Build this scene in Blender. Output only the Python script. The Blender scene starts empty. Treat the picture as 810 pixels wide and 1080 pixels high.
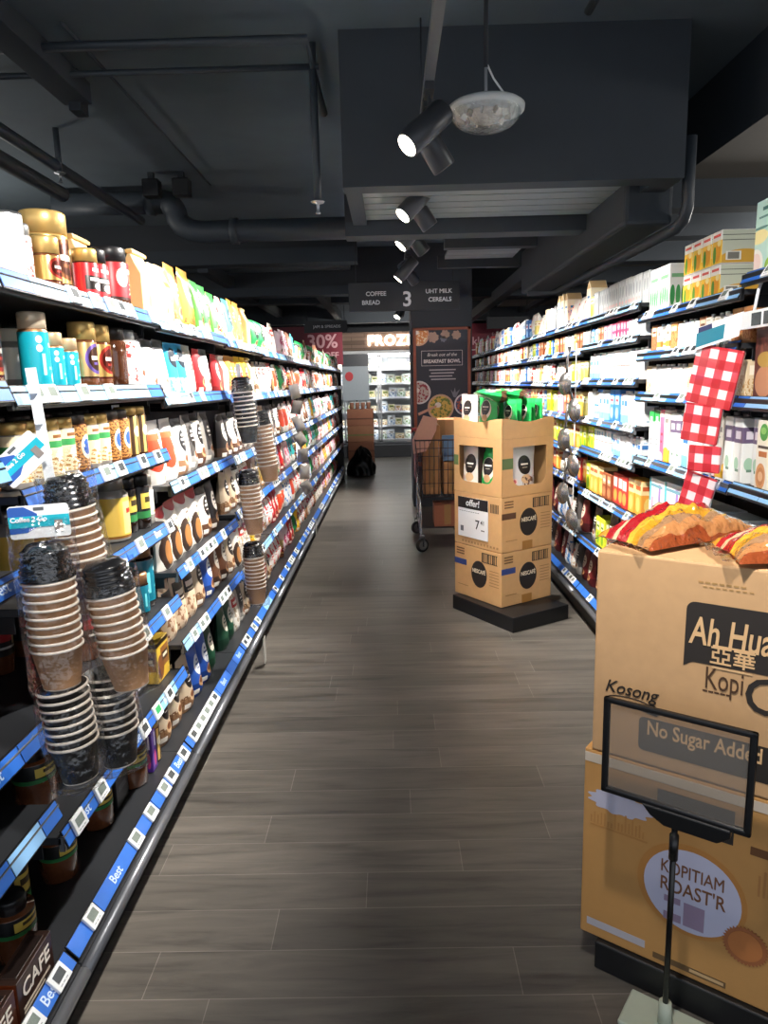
import bpy, bmesh, math, random
from mathutils import Matrix, Vector, noise
random.seed(7)
SC = bpy.context.scene
COL = SC.collection
PI = math.pi

# ------------------------------------------------------------------ materials
def lin(c):
    return c / 12.92 if c <= 0.04045 else ((c + 0.055) / 1.055) ** 2.4
def rgb(h):
    h = h.lstrip('#')
    return tuple(lin(int(h[i:i + 2], 16) / 255) for i in (0, 2, 4)) + (1.0,)
_M = {}
def new_mat(name):
    m = bpy.data.materials.new(name)
    m.use_nodes = True
    nt = m.node_tree
    b = nt.nodes['Principled BSDF']
    return m, nt, b
def mat(h, rough=0.5, metal=0.0, coat=0.0, emit=0.0, speckle=0.06, scale=40.0):
    key = (h, rough, metal, coat, emit, speckle, scale)
    if key in _M:
        return _M[key]
    m, nt, b = new_mat('m_' + h.lstrip('#'))
    c = rgb(h)
    b.inputs['Base Color'].default_value = c
    b.inputs['Roughness'].default_value = rough
    b.inputs['Metallic'].default_value = metal
    b.inputs['Coat Weight'].default_value = coat
    if emit:
        b.inputs['Emission Color'].default_value = c
        b.inputs['Emission Strength'].default_value = emit
    elif speckle:
        tc = nt.nodes.new('ShaderNodeTexCoord')
        n = nt.nodes.new('ShaderNodeTexNoise')
        n.inputs['Scale'].default_value = scale
        n.inputs['Detail'].default_value = 4
        nt.links.new(tc.outputs['Object'], n.inputs['Vector'])
        mx = nt.nodes.new('ShaderNodeMix'); mx.data_type = 'RGBA'
        mx.inputs['A'].default_value = tuple(v * (1 - speckle) for v in c[:3]) + (1,)
        mx.inputs['B'].default_value = tuple(min(1, v * (1 + speckle)) for v in c[:3]) + (1,)
        nt.links.new(n.outputs['Fac'], mx.inputs['Factor'])
        nt.links.new(mx.outputs['Result'], b.inputs['Base Color'])
    _M[key] = m
    return m

def art(name, base, shapes, rough=0.4, metal=0.0, coat=0.0):
    """printed packaging: flat shapes on the UV square.  e=ellipse r=rect n=noise blobs in a rect"""
    m, nt, b = new_mat(name)
    N, L = nt.nodes, nt.links
    uv = N.new('ShaderNodeUVMap')
    cur = None
    def mixin(fac, colr):
        nonlocal cur
        mx = N.new('ShaderNodeMix'); mx.data_type = 'RGBA'
        if cur is None:
            mx.inputs['A'].default_value = rgb(base)
        else:
            L.new(cur, mx.inputs['A'])
        mx.inputs['B'].default_value = rgb(colr)
        L.new(fac, mx.inputs['Factor'])
        cur = mx.outputs['Result']
    def vm(op, a, bvec=None):
        n = N.new('ShaderNodeVectorMath'); n.operation = op
        L.new(a, n.inputs[0])
        if bvec is not None:
            n.inputs[1].default_value = bvec
        return n.outputs['Value'] if op == 'LENGTH' else n.outputs['Vector']
    def mt(op, a, bval):
        n = N.new('ShaderNodeMath'); n.operation = op
        L.new(a, n.inputs[0])
        if isinstance(bval, (int, float)):
            n.inputs[1].default_value = bval
        else:
            L.new(bval, n.inputs[1])
        return n.outputs[0]
    def rect(x0, y0, x1, y1):
        v = vm('SUBTRACT', uv.outputs['UV'], ((x0 + x1) / 2, (y0 + y1) / 2, 0))
        v = vm('DIVIDE', v, (max(1e-4, (x1 - x0) / 2), max(1e-4, (y1 - y0) / 2), 1))
        v = vm('ABSOLUTE', v)
        s = N.new('ShaderNodeSeparateXYZ'); L.new(v, s.inputs[0])
        return mt('LESS_THAN', mt('MAXIMUM', s.outputs[0], s.outputs[1]), 1.0)
    for sh in shapes:
        k, c = sh[0], sh[-1]
        if k == 'e':
            v = vm('SUBTRACT', uv.outputs['UV'], (sh[1], sh[2], 0))
            v = vm('DIVIDE', v, (sh[3], sh[4], 1))
            mixin(mt('LESS_THAN', vm('LENGTH', v), 1.0), c)
        elif k == 'r':
            mixin(rect(*sh[1:5]), c)
        elif k == 'n':
            n = N.new('ShaderNodeTexNoise'); n.inputs['Scale'].default_value = sh[5]
            n.inputs['Detail'].default_value = 2
            L.new(uv.outputs['UV'], n.inputs['Vector'])
            f = mt('GREATER_THAN', n.outputs['Fac'], 0.53)
            mixin(mt('MULTIPLY', f, rect(*sh[1:5])), c)
    if cur is not None:
        L.new(cur, b.inputs['Base Color'])
    else:
        b.inputs['Base Color'].default_value = rgb(base)
    b.inputs['Roughness'].default_value = rough
    b.inputs['Metallic'].default_value = metal
    b.inputs['Coat Weight'].default_value = coat
    return m

def film_mat(name, tint='#ffffff', gloss=0.12, bump=0.4, scale=30, haze=0.0):
    m, nt, b = new_mat(name)
    N, L = nt.nodes, nt.links
    N.remove(b)
    out = N['Material Output']
    tr = N.new('ShaderNodeBsdfTransparent'); tr.inputs['Color'].default_value = rgb(tint)
    gl = N.new('ShaderNodeBsdfGlossy'); gl.inputs['Roughness'].default_value = 0.12
    fr = N.new('ShaderNodeLayerWeight'); fr.inputs['Blend'].default_value = 0.25
    ad = N.new('ShaderNodeMath'); ad.operation = 'MULTIPLY_ADD'
    ad.inputs[1].default_value = 0.5; ad.inputs[2].default_value = gloss
    L.new(fr.outputs['Facing'], ad.inputs[0])
    mx = N.new('ShaderNodeMixShader')
    L.new(ad.outputs[0], mx.inputs[0]); L.new(tr.outputs[0], mx.inputs[1]); L.new(gl.outputs[0], mx.inputs[2])
    tc = N.new('ShaderNodeTexCoord')
    n = N.new('ShaderNodeTexNoise'); n.inputs['Scale'].default_value = scale; n.inputs['Detail'].default_value = 3
    L.new(tc.outputs['Object'], n.inputs['Vector'])
    bp = N.new('ShaderNodeBump'); bp.inputs['Strength'].default_value = bump; bp.inputs['Distance'].default_value = 0.02
    L.new(n.outputs['Fac'], bp.inputs['Height'])
    L.new(bp.outputs[0], gl.inputs['Normal']); L.new(bp.outputs[0], fr.inputs['Normal'])
    last = mx.outputs[0]
    if haze:
        df = N.new('ShaderNodeBsdfDiffuse'); df.inputs['Color'].default_value = rgb('#b9b4ae')
        m2 = N.new('ShaderNodeMixShader'); m2.inputs[0].default_value = haze
        L.new(last, m2.inputs[1]); L.new(df.outputs[0], m2.inputs[2]); last = m2.outputs[0]
    L.new(last, out.inputs['Surface'])
    return m

# ------------------------------------------------------------------ mesh builder
class MB:
    def __init__(s):
        s.v = []; s.f = []; s.m = []; s.uv = []; s.mats = []; s.sm = []
    def slot(s, m):
        if m not in s.mats:
            s.mats.append(m)
        return s.mats.index(m)
    def add(s, verts, faces, m, uvs=None, M=None, smooth=False):
        o = len(s.v)
        for p in verts:
            p = Vector(p)
            s.v.append(tuple(M @ p if M is not None else p))
        k = None if isinstance(m, list) else s.slot(m)
        for i, f in enumerate(faces):
            s.f.append([o + j for j in f])
            s.m.append(s.slot(m[i]) if k is None else k)
            s.uv.append(uvs[i] if uvs else [(-2, -2)] * len(f))
            s.sm.append(smooth)
        return s
    def box(s, x0, x1, y0, y1, z0, z1, m, M=None, uv=False, front=None, sides=None, top=None):
        V = [(x0, y0, z0), (x1, y0, z0), (x1, y1, z0), (x0, y1, z0), (x0, y0, z1), (x1, y0, z1), (x1, y1, z1), (x0, y1, z1)]
        F = [(0, 1, 5, 4), (1, 2, 6, 5), (2, 3, 7, 6), (3, 0, 4, 7), (4, 5, 6, 7), (3, 2, 1, 0)]
        q = [(0, 0), (1, 0), (1, 1), (0, 1)]
        ms = [front or m, sides or m, m, sides or m, top or m, m]
        U = [q, q, q, q, [(-2, -2)] * 4, [(-2, -2)] * 4] if uv or front else None
        return s.add(V, F, ms, U, M)
    def lathe(s, prof, m, seg=24, M=None, uv=None, smooth=True):
        """prof: (r, z[, material]) bottom to top, u=.5 faces -Y"""
        V = []; F = []; U = []; ms = []
        zs = [p[1] for p in prof]; z0 = min(zs); zr = max(1e-6, max(zs) - z0)
        for p in prof:
            for i in range(seg):
                a = PI / 2 + 2 * PI * i / seg
                V.append((p[0] * math.cos(a), p[0] * math.sin(a), p[1]))
        for j in range(len(prof) - 1):
            mm = prof[j][2] if len(prof[j]) > 2 else m
            for i in range(seg):
                a, b = j * seg + i, j * seg + (i + 1) % seg
                F.append((a, b, b + seg, a + seg)); ms.append(mm)
                if uv:
                    va = (prof[j][1] - uv[0]) / (uv[1] - uv[0]); vb = (prof[j + 1][1] - uv[0]) / (uv[1] - uv[0])
                else:
                    va = (prof[j][1] - z0) / zr; vb = (prof[j + 1][1] - z0) / zr
                U.append([(i / seg, va), ((i + 1) / seg, va), ((i + 1) / seg, vb), (i / seg, vb)])
        if prof[0][0] > 1e-5:
            F.append(tuple(reversed(range(seg)))); ms.append(prof[0][2] if len(prof[0]) > 2 else m); U.append([(-2, -2)] * seg)
        if prof[-1][0] > 1e-5:
            o = (len(prof) - 1) * seg
            F.append(tuple(range(o, o + seg))); ms.append(prof[-2][2] if len(prof[-2]) > 2 else m); U.append([(-2, -2)] * seg)
        n = len(s.sm)
        s.add(V, F, ms, U, M, smooth)
        for k in range(n, len(s.sm)):
            if len(s.f[k]) > 4:
                s.sm[k] = False
        return s
    def tube(s, path, r, m, seg=8, M=None, cap=True):
        pts = [Vector(p) for p in path]
        V = []; F = []
        prev = None
        for i, p in enumerate(pts):
            t = (pts[min(i + 1, len(pts) - 1)] - pts[max(i - 1, 0)]).normalized()
            if prev is None:
                a = t.orthogonal().normalized()
            else:
                a = (prev - t * prev.dot(t))
                a = a.normalized() if a.length > 1e-6 else t.orthogonal().normalized()
            prev = a
            b = t.cross(a)
            rr = r[i] if isinstance(r, (list, tuple)) else r
            for k in range(seg):
                g = 2 * PI * k / seg
                V.append(tuple(p + a * (rr * math.cos(g)) + b * (rr * math.sin(g))))
        for i in range(len(pts) - 1):
            for k in range(seg):
                x, y = i * seg + k, i * seg + (k + 1) % seg
                F.append((x, y, y + seg, x + seg))
        if cap:
            F.append(tuple(reversed(range(seg))))
            o = (len(pts) - 1) * seg
            F.append(tuple(range(o, o + seg)))
        return s.add(V, F, m, None, M, True)
    def prism(s, poly, y0, y1, m, M=None, front=None, uvbox=None):
        """polygon (x,z) extruded from y0 (front) to y1; counter-clockwise seen from -Y"""
        n = len(poly)
        V = [(x, y0, z) for x, z in poly] + [(x, y1, z) for x, z in poly]
        F = [tuple(range(n)), tuple(reversed(range(n, 2 * n)))]
        ms = [front or m, m]
        U = None
        if uvbox:
            x0, z0, x1, z1 = uvbox
            U = [[((x - x0) / (x1 - x0), (z - z0) / (z1 - z0)) for x, z in poly], [(-2, -2)] * n]
        for i in range(n):
            j = (i + 1) % n
            F.append((j, i, n + i, n + j)); ms.append(m)
            if U:
                U.append([(-2, -2)] * 4)
        return s.add(V, F, ms, U, M)
    def grid(s, fn, nu, nv, m, M=None, smooth=True, uvfn=None, flip=False):
        V = [fn(i / nu, j / nv) for j in range(nv + 1) for i in range(nu + 1)]
        F = []; U = []
        for j in range(nv):
            for i in range(nu):
                a = j * (nu + 1) + i
                q = [(i, j), (i + 1, j), (i + 1, j + 1), (i, j + 1)]
                f = [a, a + 1, a + nu + 2, a + nu + 1]
                u = [(x / nu, y / nv) for x, y in q]
                if flip:
                    f.reverse(); u.reverse()
                F.append(tuple(f)); U.append(u)
        return s.add(V, F, m, U, M, smooth)
    def mesh(s, name, bevel=0.0, seg=2):
        me = bpy.data.meshes.new(name)
        me.from_pydata(s.v, [], s.f)
        for m in s.mats:
            me.materials.append(m)
        ul = me.uv_layers.new(name='UVMap')
        k = 0
        for i, p in enumerate(me.polygons):
            p.material_index = s.m[i]; p.use_smooth = s.sm[i]
            for q in range(p.loop_total):
                ul.data[p.loop_start + q].uv = s.uv[i][q]
        if bevel:
            bm = bmesh.new(); bm.from_mesh(me)
            ed = [e for e in bm.edges if len(e.link_faces) == 2 and e.calc_face_angle(0) > 0.5]
            bmesh.ops.bevel(bm, geom=ed, offset=bevel, segments=seg, affect='EDGES', profile=0.5, clamp_overlap=True)
            bm.to_mesh(me); bm.free()
        me.update()
        return me
    def build(s, name, parent=None, bevel=0.0, loc=None, rot=None, seg=2):
        o = bpy.data.objects.new(name, s.mesh(name, bevel, seg))
        COL.objects.link(o)
        if parent is not None:
            o.parent = parent
        if loc is not None:
            o.location = loc
        if rot is not None:
            o.rotation_euler = rot
        return o

def tag(o, label=None, cat=None, group=None, kind=None):
    if label: o['label'] = label
    if cat: o['category'] = cat
    if group: o['group'] = group
    if kind: o['kind'] = kind
    return o
def empty(name, loc=(0, 0, 0), rz=0.0, label=None, cat=None, group=None, parent=None):
    o = bpy.data.objects.new(name, None)
    o.empty_display_size = 0.05
    COL.objects.link(o)
    o.location = loc; o.rotation_euler = (0, 0, rz)
    if parent is not None:
        o.parent = parent
    return tag(o, label, cat, group)
def copy_tree(o, parent=None):
    c = o.copy(); COL.objects.link(c)
    if parent is not None:
        c.parent = parent
    for ch in KIDS.get(o.name, list(o.children)):
        copy_tree(ch, c)
    return c
KIDS = {}

def text_mesh(body, size, m, bold=0.0, align='CENTER', shear=0.0, extrude=0.0004, spacing=1.0):
    if bold and 'M' in body:      # widening this glyph by offset folds it, so thicken with shifted copies
        me = text_mesh(body, size, m, 0.0, align, shear, extrude, spacing)
        bm = bmesh.new(); bm.from_mesh(me)
        g = list(bm.verts) + list(bm.edges) + list(bm.faces)
        for dx, dy in ((1.1, 0), (-1.1, 0), (0, .8)):
            d = bmesh.ops.duplicate(bm, geom=g)['geom']
            bmesh.ops.translate(bm, verts=[q for q in d if isinstance(q, bmesh.types.BMVert)], vec=(dx * bold * size, dy * bold * size, 0.00002 * dx))
        bm.to_mesh(me); bm.free()
        return me
    cu = bpy.data.curves.new('text', 'FONT')
    cu.body = body; cu.size = size; cu.align_x = align; cu.align_y = 'CENTER'
    cu.offset = bold * size; cu.shear = shear; cu.extrude = extrude; cu.resolution_u = 3
    cu.space_character = spacing
    o = bpy.data.objects.new('text', cu)
    me = bpy.data.meshes.new_from_object(o)
    bpy.data.objects.remove(o); bpy.data.curves.remove(cu)
    me.materials.clear(); me.materials.append(m)
    return me
def text(name, body, size, m, parent, loc, rot=(PI / 2, 0, 0), **k):
    sx = k.pop('sx', 1.0)
    o = bpy.data.objects.new(name, text_mesh(body, size, m, **k))
    COL.objects.link(o)
    o.parent = parent; o.location = loc; o.rotation_euler = rot; o.scale = (sx, 1, 1)
    return o

# ------------------------------------------------------------------ camera, world
cam_d = bpy.data.cameras.new('camera'); cam = bpy.data.objects.new('camera', cam_d); COL.objects.link(cam)
cam_d.sensor_fit = 'AUTO'; cam_d.sensor_width = 36.0; cam_d.lens = 25.0; cam_d.clip_start = 0.02
_R = Vector((0.99965542, 0.00918102, -0.02459177)); _U = Vector((0.02254323, 0.17968577, 0.98346572)); _F = Vector((-0.01344801, 0.98368122, -0.17941688))
cam.matrix_world = Matrix(((_R.x, _U.x, -_F.x, 0), (_R.y, _U.y, -_F.y, 0), (_R.z, _U.z, -_F.z, 1.5), (0, 0, 0, 1)))
SC.camera = cam
SC.view_settings.view_transform = 'Standard'
SC.view_settings.look = 'None'
SC.view_settings.gamma = 1.0
SC.view_settings.use_curve_mapping = False
SC.view_settings.exposure = 0.6
w = bpy.data.worlds.new('store_ambient'); SC.world = w; w.use_nodes = True
w.node_tree.nodes['Background'].inputs[0].default_value = rgb('#dfe6f0')
w.node_tree.nodes['Background'].inputs[1].default_value = 0.95

# ------------------------------------------------------------------ the setting
def floor_mat():
    m, nt, b = new_mat('plank_floor')
    N, L = nt.nodes, nt.links
    tc = N.new('ShaderNodeTexCoord')
    sx = N.new('ShaderNodeSeparateXYZ'); L.new(tc.outputs['Object'], sx.inputs[0])
    def mth(op, a, b=None, v=None):
        n_ = N.new('ShaderNodeMath'); n_.operation = op; L.new(a, n_.inputs[0])
        if b is not None: L.new(b, n_.inputs[1])
        if v is not None: n_.inputs[1].default_value = v
        return n_.outputs[0]
    row = mth('FLOOR', mth('DIVIDE', sx.outputs[1], v=0.152))
    wn = N.new('ShaderNodeTexWhiteNoise'); wn.noise_dimensions = '1D'; L.new(row, wn.inputs['W'])
    xo = mth('ADD', sx.outputs[0], mth('MULTIPLY', wn.outputs['Value'], v=0.95))
    cx = N.new('ShaderNodeCombineXYZ'); L.new(xo, cx.inputs[0]); L.new(sx.outputs[1], cx.inputs[1])
    br = N.new('ShaderNodeTexBrick')
    br.offset = 0.0; br.offset_frequency = 1
    for k, v in (('Scale', 1.0), ('Mortar Size', 0.0014), ('Mortar Smooth', 0.3), ('Bias', 0.0), ('Brick Width', 0.95), ('Row Height', 0.152)):
        br.inputs[k].default_value = v
    br.inputs['Color1'].default_value = rgb('#5a5651'); br.inputs['Color2'].default_value = rgb('#6a655f'); br.inputs['Mortar'].default_value = rgb('#837e77')
    L.new(cx.outputs[0], br.inputs['Vector'])
    st = N.new('ShaderNodeMapping'); st.inputs['Scale'].default_value = (1.5, 14, 1)
    L.new(cx.outputs[0], st.inputs['Vector'])
    n = N.new('ShaderNodeTexNoise'); n.inputs['Scale'].default_value = 1.5; n.inputs['Detail'].default_value = 9; n.inputs['Roughness'].default_value = 0.62; n.inputs['Distortion'].default_value = 0.5
    L.new(st.outputs[0], n.inputs['Vector'])
    rp = N.new('ShaderNodeValToRGB')
    rp.color_ramp.elements[0].position = 0.28; rp.color_ramp.elements[0].color = (0.5, 0.5, 0.5, 1)
    rp.color_ramp.elements[1].position = 0.66; rp.color_ramp.elements[1].color = (1.2, 1.18, 1.15, 1)
    x_ = rp.color_ramp.elements.new(0.46); x_.color = (0.92, 0.91, 0.90, 1)
    L.new(n.outputs['Fac'], rp.inputs[0])
    mx = N.new('ShaderNodeMix'); mx.data_type = 'RGBA'; mx.blend_type = 'MULTIPLY'; mx.inputs['Factor'].default_value = 1.0
    L.new(br.outputs['Color'], mx.inputs['A']); L.new(rp.outputs[0], mx.inputs['B'])
    L.new(mx.outputs['Result'], b.inputs['Base Color'])
    rr = N.new('ShaderNodeMapRange'); rr.inputs['To Min'].default_value = 0.26; rr.inputs['To Max'].default_value = 0.42
    L.new(n.outputs['Fac'], rr.inputs['Value']); L.new(rr.outputs[0], b.inputs['Roughness'])
    bp = N.new('ShaderNodeBump'); bp.inputs['Strength'].default_value = 0.12; bp.inputs['Distance'].default_value = 0.01
    L.new(n.outputs['Fac'], bp.inputs['Height']); L.new(bp.outputs[0], b.inputs['Normal'])
    return m

CEIL = mat('#566168', 0.85, speckle=0.12, scale=6)
DARK = mat('#2c333a', 0.75, speckle=0.1, scale=8)
DARK2 = mat('#23282e', 0.7, speckle=0.1, scale=8)
PIPE = mat('#343b42', 0.55, speckle=0.1)
WALL = mat('#20242a', 0.85, speckle=0.1, scale=3)
SLAT = mat('#7b8082', 0.6)
BLACK = mat('#101114', 0.45)
BLKM = mat('#17181b', 0.38, 0.3)
WHITE = mat('#eceff2', 0.45)
STEEL = mat('#b9bcc0', 0.28, 0.9)

def struct(name, mb, bevel=0.0):
    return tag(mb.build(name, None, bevel), kind='structure')

struct('floor', MB().box(-7, 7, -3, 16, -0.1, 0, floor_mat()))
struct('ceiling', MB().box(-7, 7, -3, 16, 3.05, 3.15, CEIL))
struct('wall_back', MB().box(-7, 7, 15.6, 15.75, 0, 3.05, WALL))
struct('wall_left', MB().box(-7.15, -7, -3, 15.75, 0, 3.05, WALL))
struct('wall_right', MB().box(7, 7.15, -3, 15.75, 0, 3.05, WALL))

def slat_panel(mb, x0, x1, y0, y1, z, n=5):
    st = (y1 - y0) / n
    for i in range(n):
        mb.box(x0, x1, y0 + i * st + 0.008, y0 + (i + 1) * st - 0.008, z - 0.012, z + 0.012, SLAT)
    mb.box(x0, x1, y0, y1, z + 0.012, z + 0.02, DARK2)
    return mb
# soffit over the aisle, its slatted underside, bulkhead on the right
struct('soffit', MB().box(-0.2, 1.37, 3.5, 3.62, 2.39, 3.05, DARK).box(1.25, 1.37, 3.62, 4.6, 2.39, 3.05, DARK).box(-0.2, -0.12, 3.62, 4.6, 2.42, 3.05, DARK))
struct('soffit_underside', slat_panel(MB(), -0.12, 1.25, 3.64, 4.42, 2.45, 6))
struct('ceiling_beam', MB().box(-0.25, 1.25, 4.46, 4.62, 2.36, 2.44, DARK).box(-0.25, 1.25, 4.46, 4.62, 2.44, 3.05, DARK2))
struct('ceiling_beam', slat_panel(MB(), 0.42, 0.98, 4.9, 5.3, 2.5, 3).box(0.38, 1.02, 4.84, 4.9, 2.44, 2.54, DARK2))
struct('ceiling_beam', slat_panel(MB(), 0.48, 1.05, 5.6, 6.3, 2.52, 4).box(0.42, 1.1, 5.5, 5.6, 2.46, 2.56, DARK).box(0.42, 1.1, 6.3, 6.36, 2.44, 2.54, DARK2))
struct('bulkhead', MB().box(1.75, 7, -3, 12, 2.66, 3.05, mat('#6d6963', 0.85), sides=DARK))  # lit look of the underside is put into its paler colour; sides darker
for y in (4.6, 5.5, 6.6, 8.0):
    struct('bulkhead_beam', MB().box(1.5, 6.5, y, y + 0.18, 2.5, 2.67, DARK))
for (y, z, h, x0, x1) in ((7.2, 2.66, 0.14, -6.9, -0.3), (8.6, 2.52, 0.10, -6.9, 0.2), (10.2, 2.60, 0.16, -6.9, 6.9), (12.4, 2.5, 0.2, -6.9, 6.9), (7.4, 2.62, 0.12, 1.0, 4.0), (9.0, 2.5, 0.1, 1.0, 6)):
    struct('ceiling_beam', MB().box(x0, x1, y, y + 0.22, z, z + h, DARK).box(x0, x1, y + 0.05, y + 0.17, z + h, 3.05, DARK2))
for (x, y0, y1, z) in ((-1.9, 7.4, 12.4, 2.62), (-0.9, 8.8, 12.4, 2.55), (1.25, 6.5, 12.4, 2.42), (2.2, 7.6, 12.4, 2.6), (-3.4, 7.4, 12.4, 2.62)):
    struct('ceiling_beam', MB().box(x, x + 0.1, y0, y1, z, z + 0.12, DARK))
# duct on the right of the soffit
struct('ceiling_duct', MB().box(1.18, 1.42, 3.75, 6.6, 2.24, 2.6, DARK, M=None), 0.02)

def pipe(label, path, r, cat='pipe', m=None, collars=()):
    mb = MB().tube(path, r, m or PIPE, 12)
    for c, d in collars:
        d = Vector(d).normalized(); c = Vector(c)
        mb.tube([c - d * 0.03, c + d * 0.03], r * 1.16, m or PIPE, 12)
    return tag(mb.build('ceiling_pipe'), label, cat)
def arc(c, r, a0, a1, ax0, ax1, n=6):
    c = Vector(c); ax0 = Vector(ax0); ax1 = Vector(ax1)
    return [tuple(c + ax0 * (r * math.cos(a0 + (a1 - a0) * i / n)) + ax1 * (r * math.sin(a0 + (a1 - a0) * i / n))) for i in range(n + 1)]
# thick drain pipe with an elbow, left
dp = [(-2.6, 5.9, 2.93), (-1.75, 5.9, 2.93)] + arc((-1.75, 5.9, 2.83), 0.1, PI / 2, 0, (1, 0, 0), (0, 0, 1)) + [(-1.65, 5.9, 2.8)] \
    + [(-1.62, 5.9, 2.76), (-1.55, 5.9, 2.715), (-1.45, 5.9, 2.70), (-0.22, 5.9, 2.70)]
pipe('fat dark drain pipe with a drop elbow under the ceiling left of the soffit', dp, 0.085, collars=[((-1.85, 5.9, 2.93), (1, 0, 0)), ((-1.2, 5.9, 2.70), (1, 0, 0))])
pipe('long thin dark pipe slanting over the left shelves to the elbow pipe', [(-2.0, 2.6, 2.84), (-2.0, 6.1, 2.84)], 0.035)
pipe('second dark pipe running above the nearest left shelf, lower of two', [(-2.02, 2.9, 2.70), (-2.02, 4.7, 2.70)], 0.045)
pipe('horizontal dark pipe crossing the ceiling at upper left', [(-2.1, 3.35, 2.95), (-0.33, 3.35, 2.95), (-0.33, 4.2, 2.95)], 0.02)
pipe('thin conduit crossing the ceiling just behind the upper left pipe', [(-3.2, 3.62, 2.95), (-0.3, 3.62, 2.95)], 0.014)
pipe('thin black cable conduit along the ceiling above the left shelves', [(-1.35, 3.3, 3.02), (-1.35, 5.8, 3.02)], 0.008)
pipe('short conduit stub on the ceiling right of the pendant lamp', [(0.86, 2.2, 3.0), (0.86, 3.3, 3.0)], 0.018)
pipe('dark pipe running back along the lower right edge of the right duct', [(1.46, 3.68, 2.62), (1.46, 3.68, 2.3), (1.46, 3.72, 2.25), (1.46, 3.8, 2.23), (1.46, 6.4, 2.23), (1.2, 6.4, 2.23)], 0.03)
pipe('pipe lying across the far ceiling left of the aisle sign', [(-3.0, 8.2, 2.78), (-0.42, 8.2, 2.78)], 0.05)
mb = MB().box(-1.6, -1.46, 2.4, 3.85, 2.9, 3.0, DARK).box(-1.56, -1.5, 3.8, 3.9, 2.86, 3.05, DARK2)
tag(mb.build('cable_tray', bevel=0.004), 'long dark cable tray at the top left of the ceiling', 'cable tray')
mb = MB().box(-2.1, -2.06, 2.6, 3.3, 2.98, 3.04, DARK2)
tag(mb.build('cable_tray', bevel=0.004), 'short narrow dark tray beside the long cable tray', 'cable tray')
# sprinkler drop
def sprinkler(x, y, z0, z1, label):
    r = empty('sprinkler', (x, y, 0), label=label, cat='sprinkler')
    MB().tube([(0, 0, z0), (0, 0, z1)], 0.018, PIPE, 10).build('drop_pipe', r)
    MB().lathe([(0.0, z1 - 0.055), (0.012, z1 - 0.055), (0.012, z1 - 0.05), (0.006, z1 - 0.045), (0.008, z1 - 0.01), (0.03, z1 - 0.006), (0.034, z1), (0.0, z1)], STEEL, 12).build('sprinkler_head', r)
sprinkler(-0.33, 3.62, 3.05, 2.36, 'vertical sprinkler drop pipe with a small metal head left of the soffit')
sprinkler(-1.98, 4.6, 3.05, 2.80, 'small metal sprinkler head among the pipes over the left shelves')
for i, x in enumerate((-1.72, -1.5)):
    r = empty('ceiling_speaker', (x, 5.55, 2.97), label=('left' if i == 0 else 'right') + ' one of two small black boxes near the elbow pipe', cat='speaker')
    MB().box(-0.06, 0.06, -0.05, 0.05, -0.09, 0.03, BLACK).build('box', r, 0.008)
    MB().box(-0.02, 0.02, -0.02, 0.02, 0.03, 0.08, DARK2).build('bracket', r)

# ------------------------------------------------------------------ track lights and pendant lamp
LENS = mat('#fff6e8', 0.4, emit=14.0)
LENS_OFF = mat('#55585c', 0.3)
HOUS = mat('#3a3d42', 0.42, 0.3)
tr = empty('light_track', (0.165, 0, 2.58), label='long pale ceiling light track running down the aisle', cat='light track')
MB().box(-0.018, 0.018, 0.3, 12.2, -0.012, 0.022, mat('#6d7074', 0.4, 0.4)).build('track_bar', tr)
for y in (0.8, 2.2, 3.42, 4.7, 6.4, 8.2, 10.0, 12.0):
    MB().tube([(0, y, 0.02), (0, y, 0.475)], 0.004, DARK2, 6).build('suspension_rod', tr)
def head(y, aim, power, lbl, size=1.0, ang=52, color=(1, 0.95, 0.88), drop=0.13, blend=0.7):
    """one spotlight head hanging from the track, aimed at a point"""
    base = Vector((0.165, y, 2.568))
    r = empty('track_spotlight', base, label=lbl, cat='spotlight', group='track spotlights over the aisle')
    piv = Vector((0, 0, -drop))
    d = (Vector(aim) - (base + piv)).normalized()
    q = d.to_track_quat('-Z', 'Y').to_matrix().to_4x4()
    side = (q @ Vector((1, 0, 0)))
    Mx = Matrix.Translation(piv + d * 0.02) @ q
    MB().box(-0.017, 0.017, -0.055, 0.055, -0.03, 0.0, DARK2).tube([(0, 0, -0.03), (0, 0, -drop + 0.0)], 0.007, DARK2, 8).build('adaptor', r, 0.003)
    R, Ln = 0.046 * size, 0.10 * size
    MB().lathe([(R * 0.86, -Ln), (R * 0.9, -Ln - 0.004), (R, -Ln), (R, Ln - 0.008), (R * 0.9, Ln), (0.0, Ln)], HOUS, 28, Mx).build('housing', r)
    on = power > 0
    MB().lathe([(0.0, -Ln - 0.003), (R * 0.84, -Ln - 0.003)], LENS if on else LENS_OFF, 24, Mx).build('lens', r)
    if on:
        ld = bpy.data.lights.new('spot', 'SPOT'); ld.energy = power; ld.spot_size = math.radians(ang); ld.spot_blend = blend
        ld.shadow_soft_size = 0.035; ld.color = color
        lo = bpy.data.objects.new('spot', ld); COL.objects.link(lo)
        lo.location = base + piv + d * (0.03 + Ln + 0.02)
        lo.rotation_euler = d.to_track_quat('-Z', 'Y').to_euler()
P = 240
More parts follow.
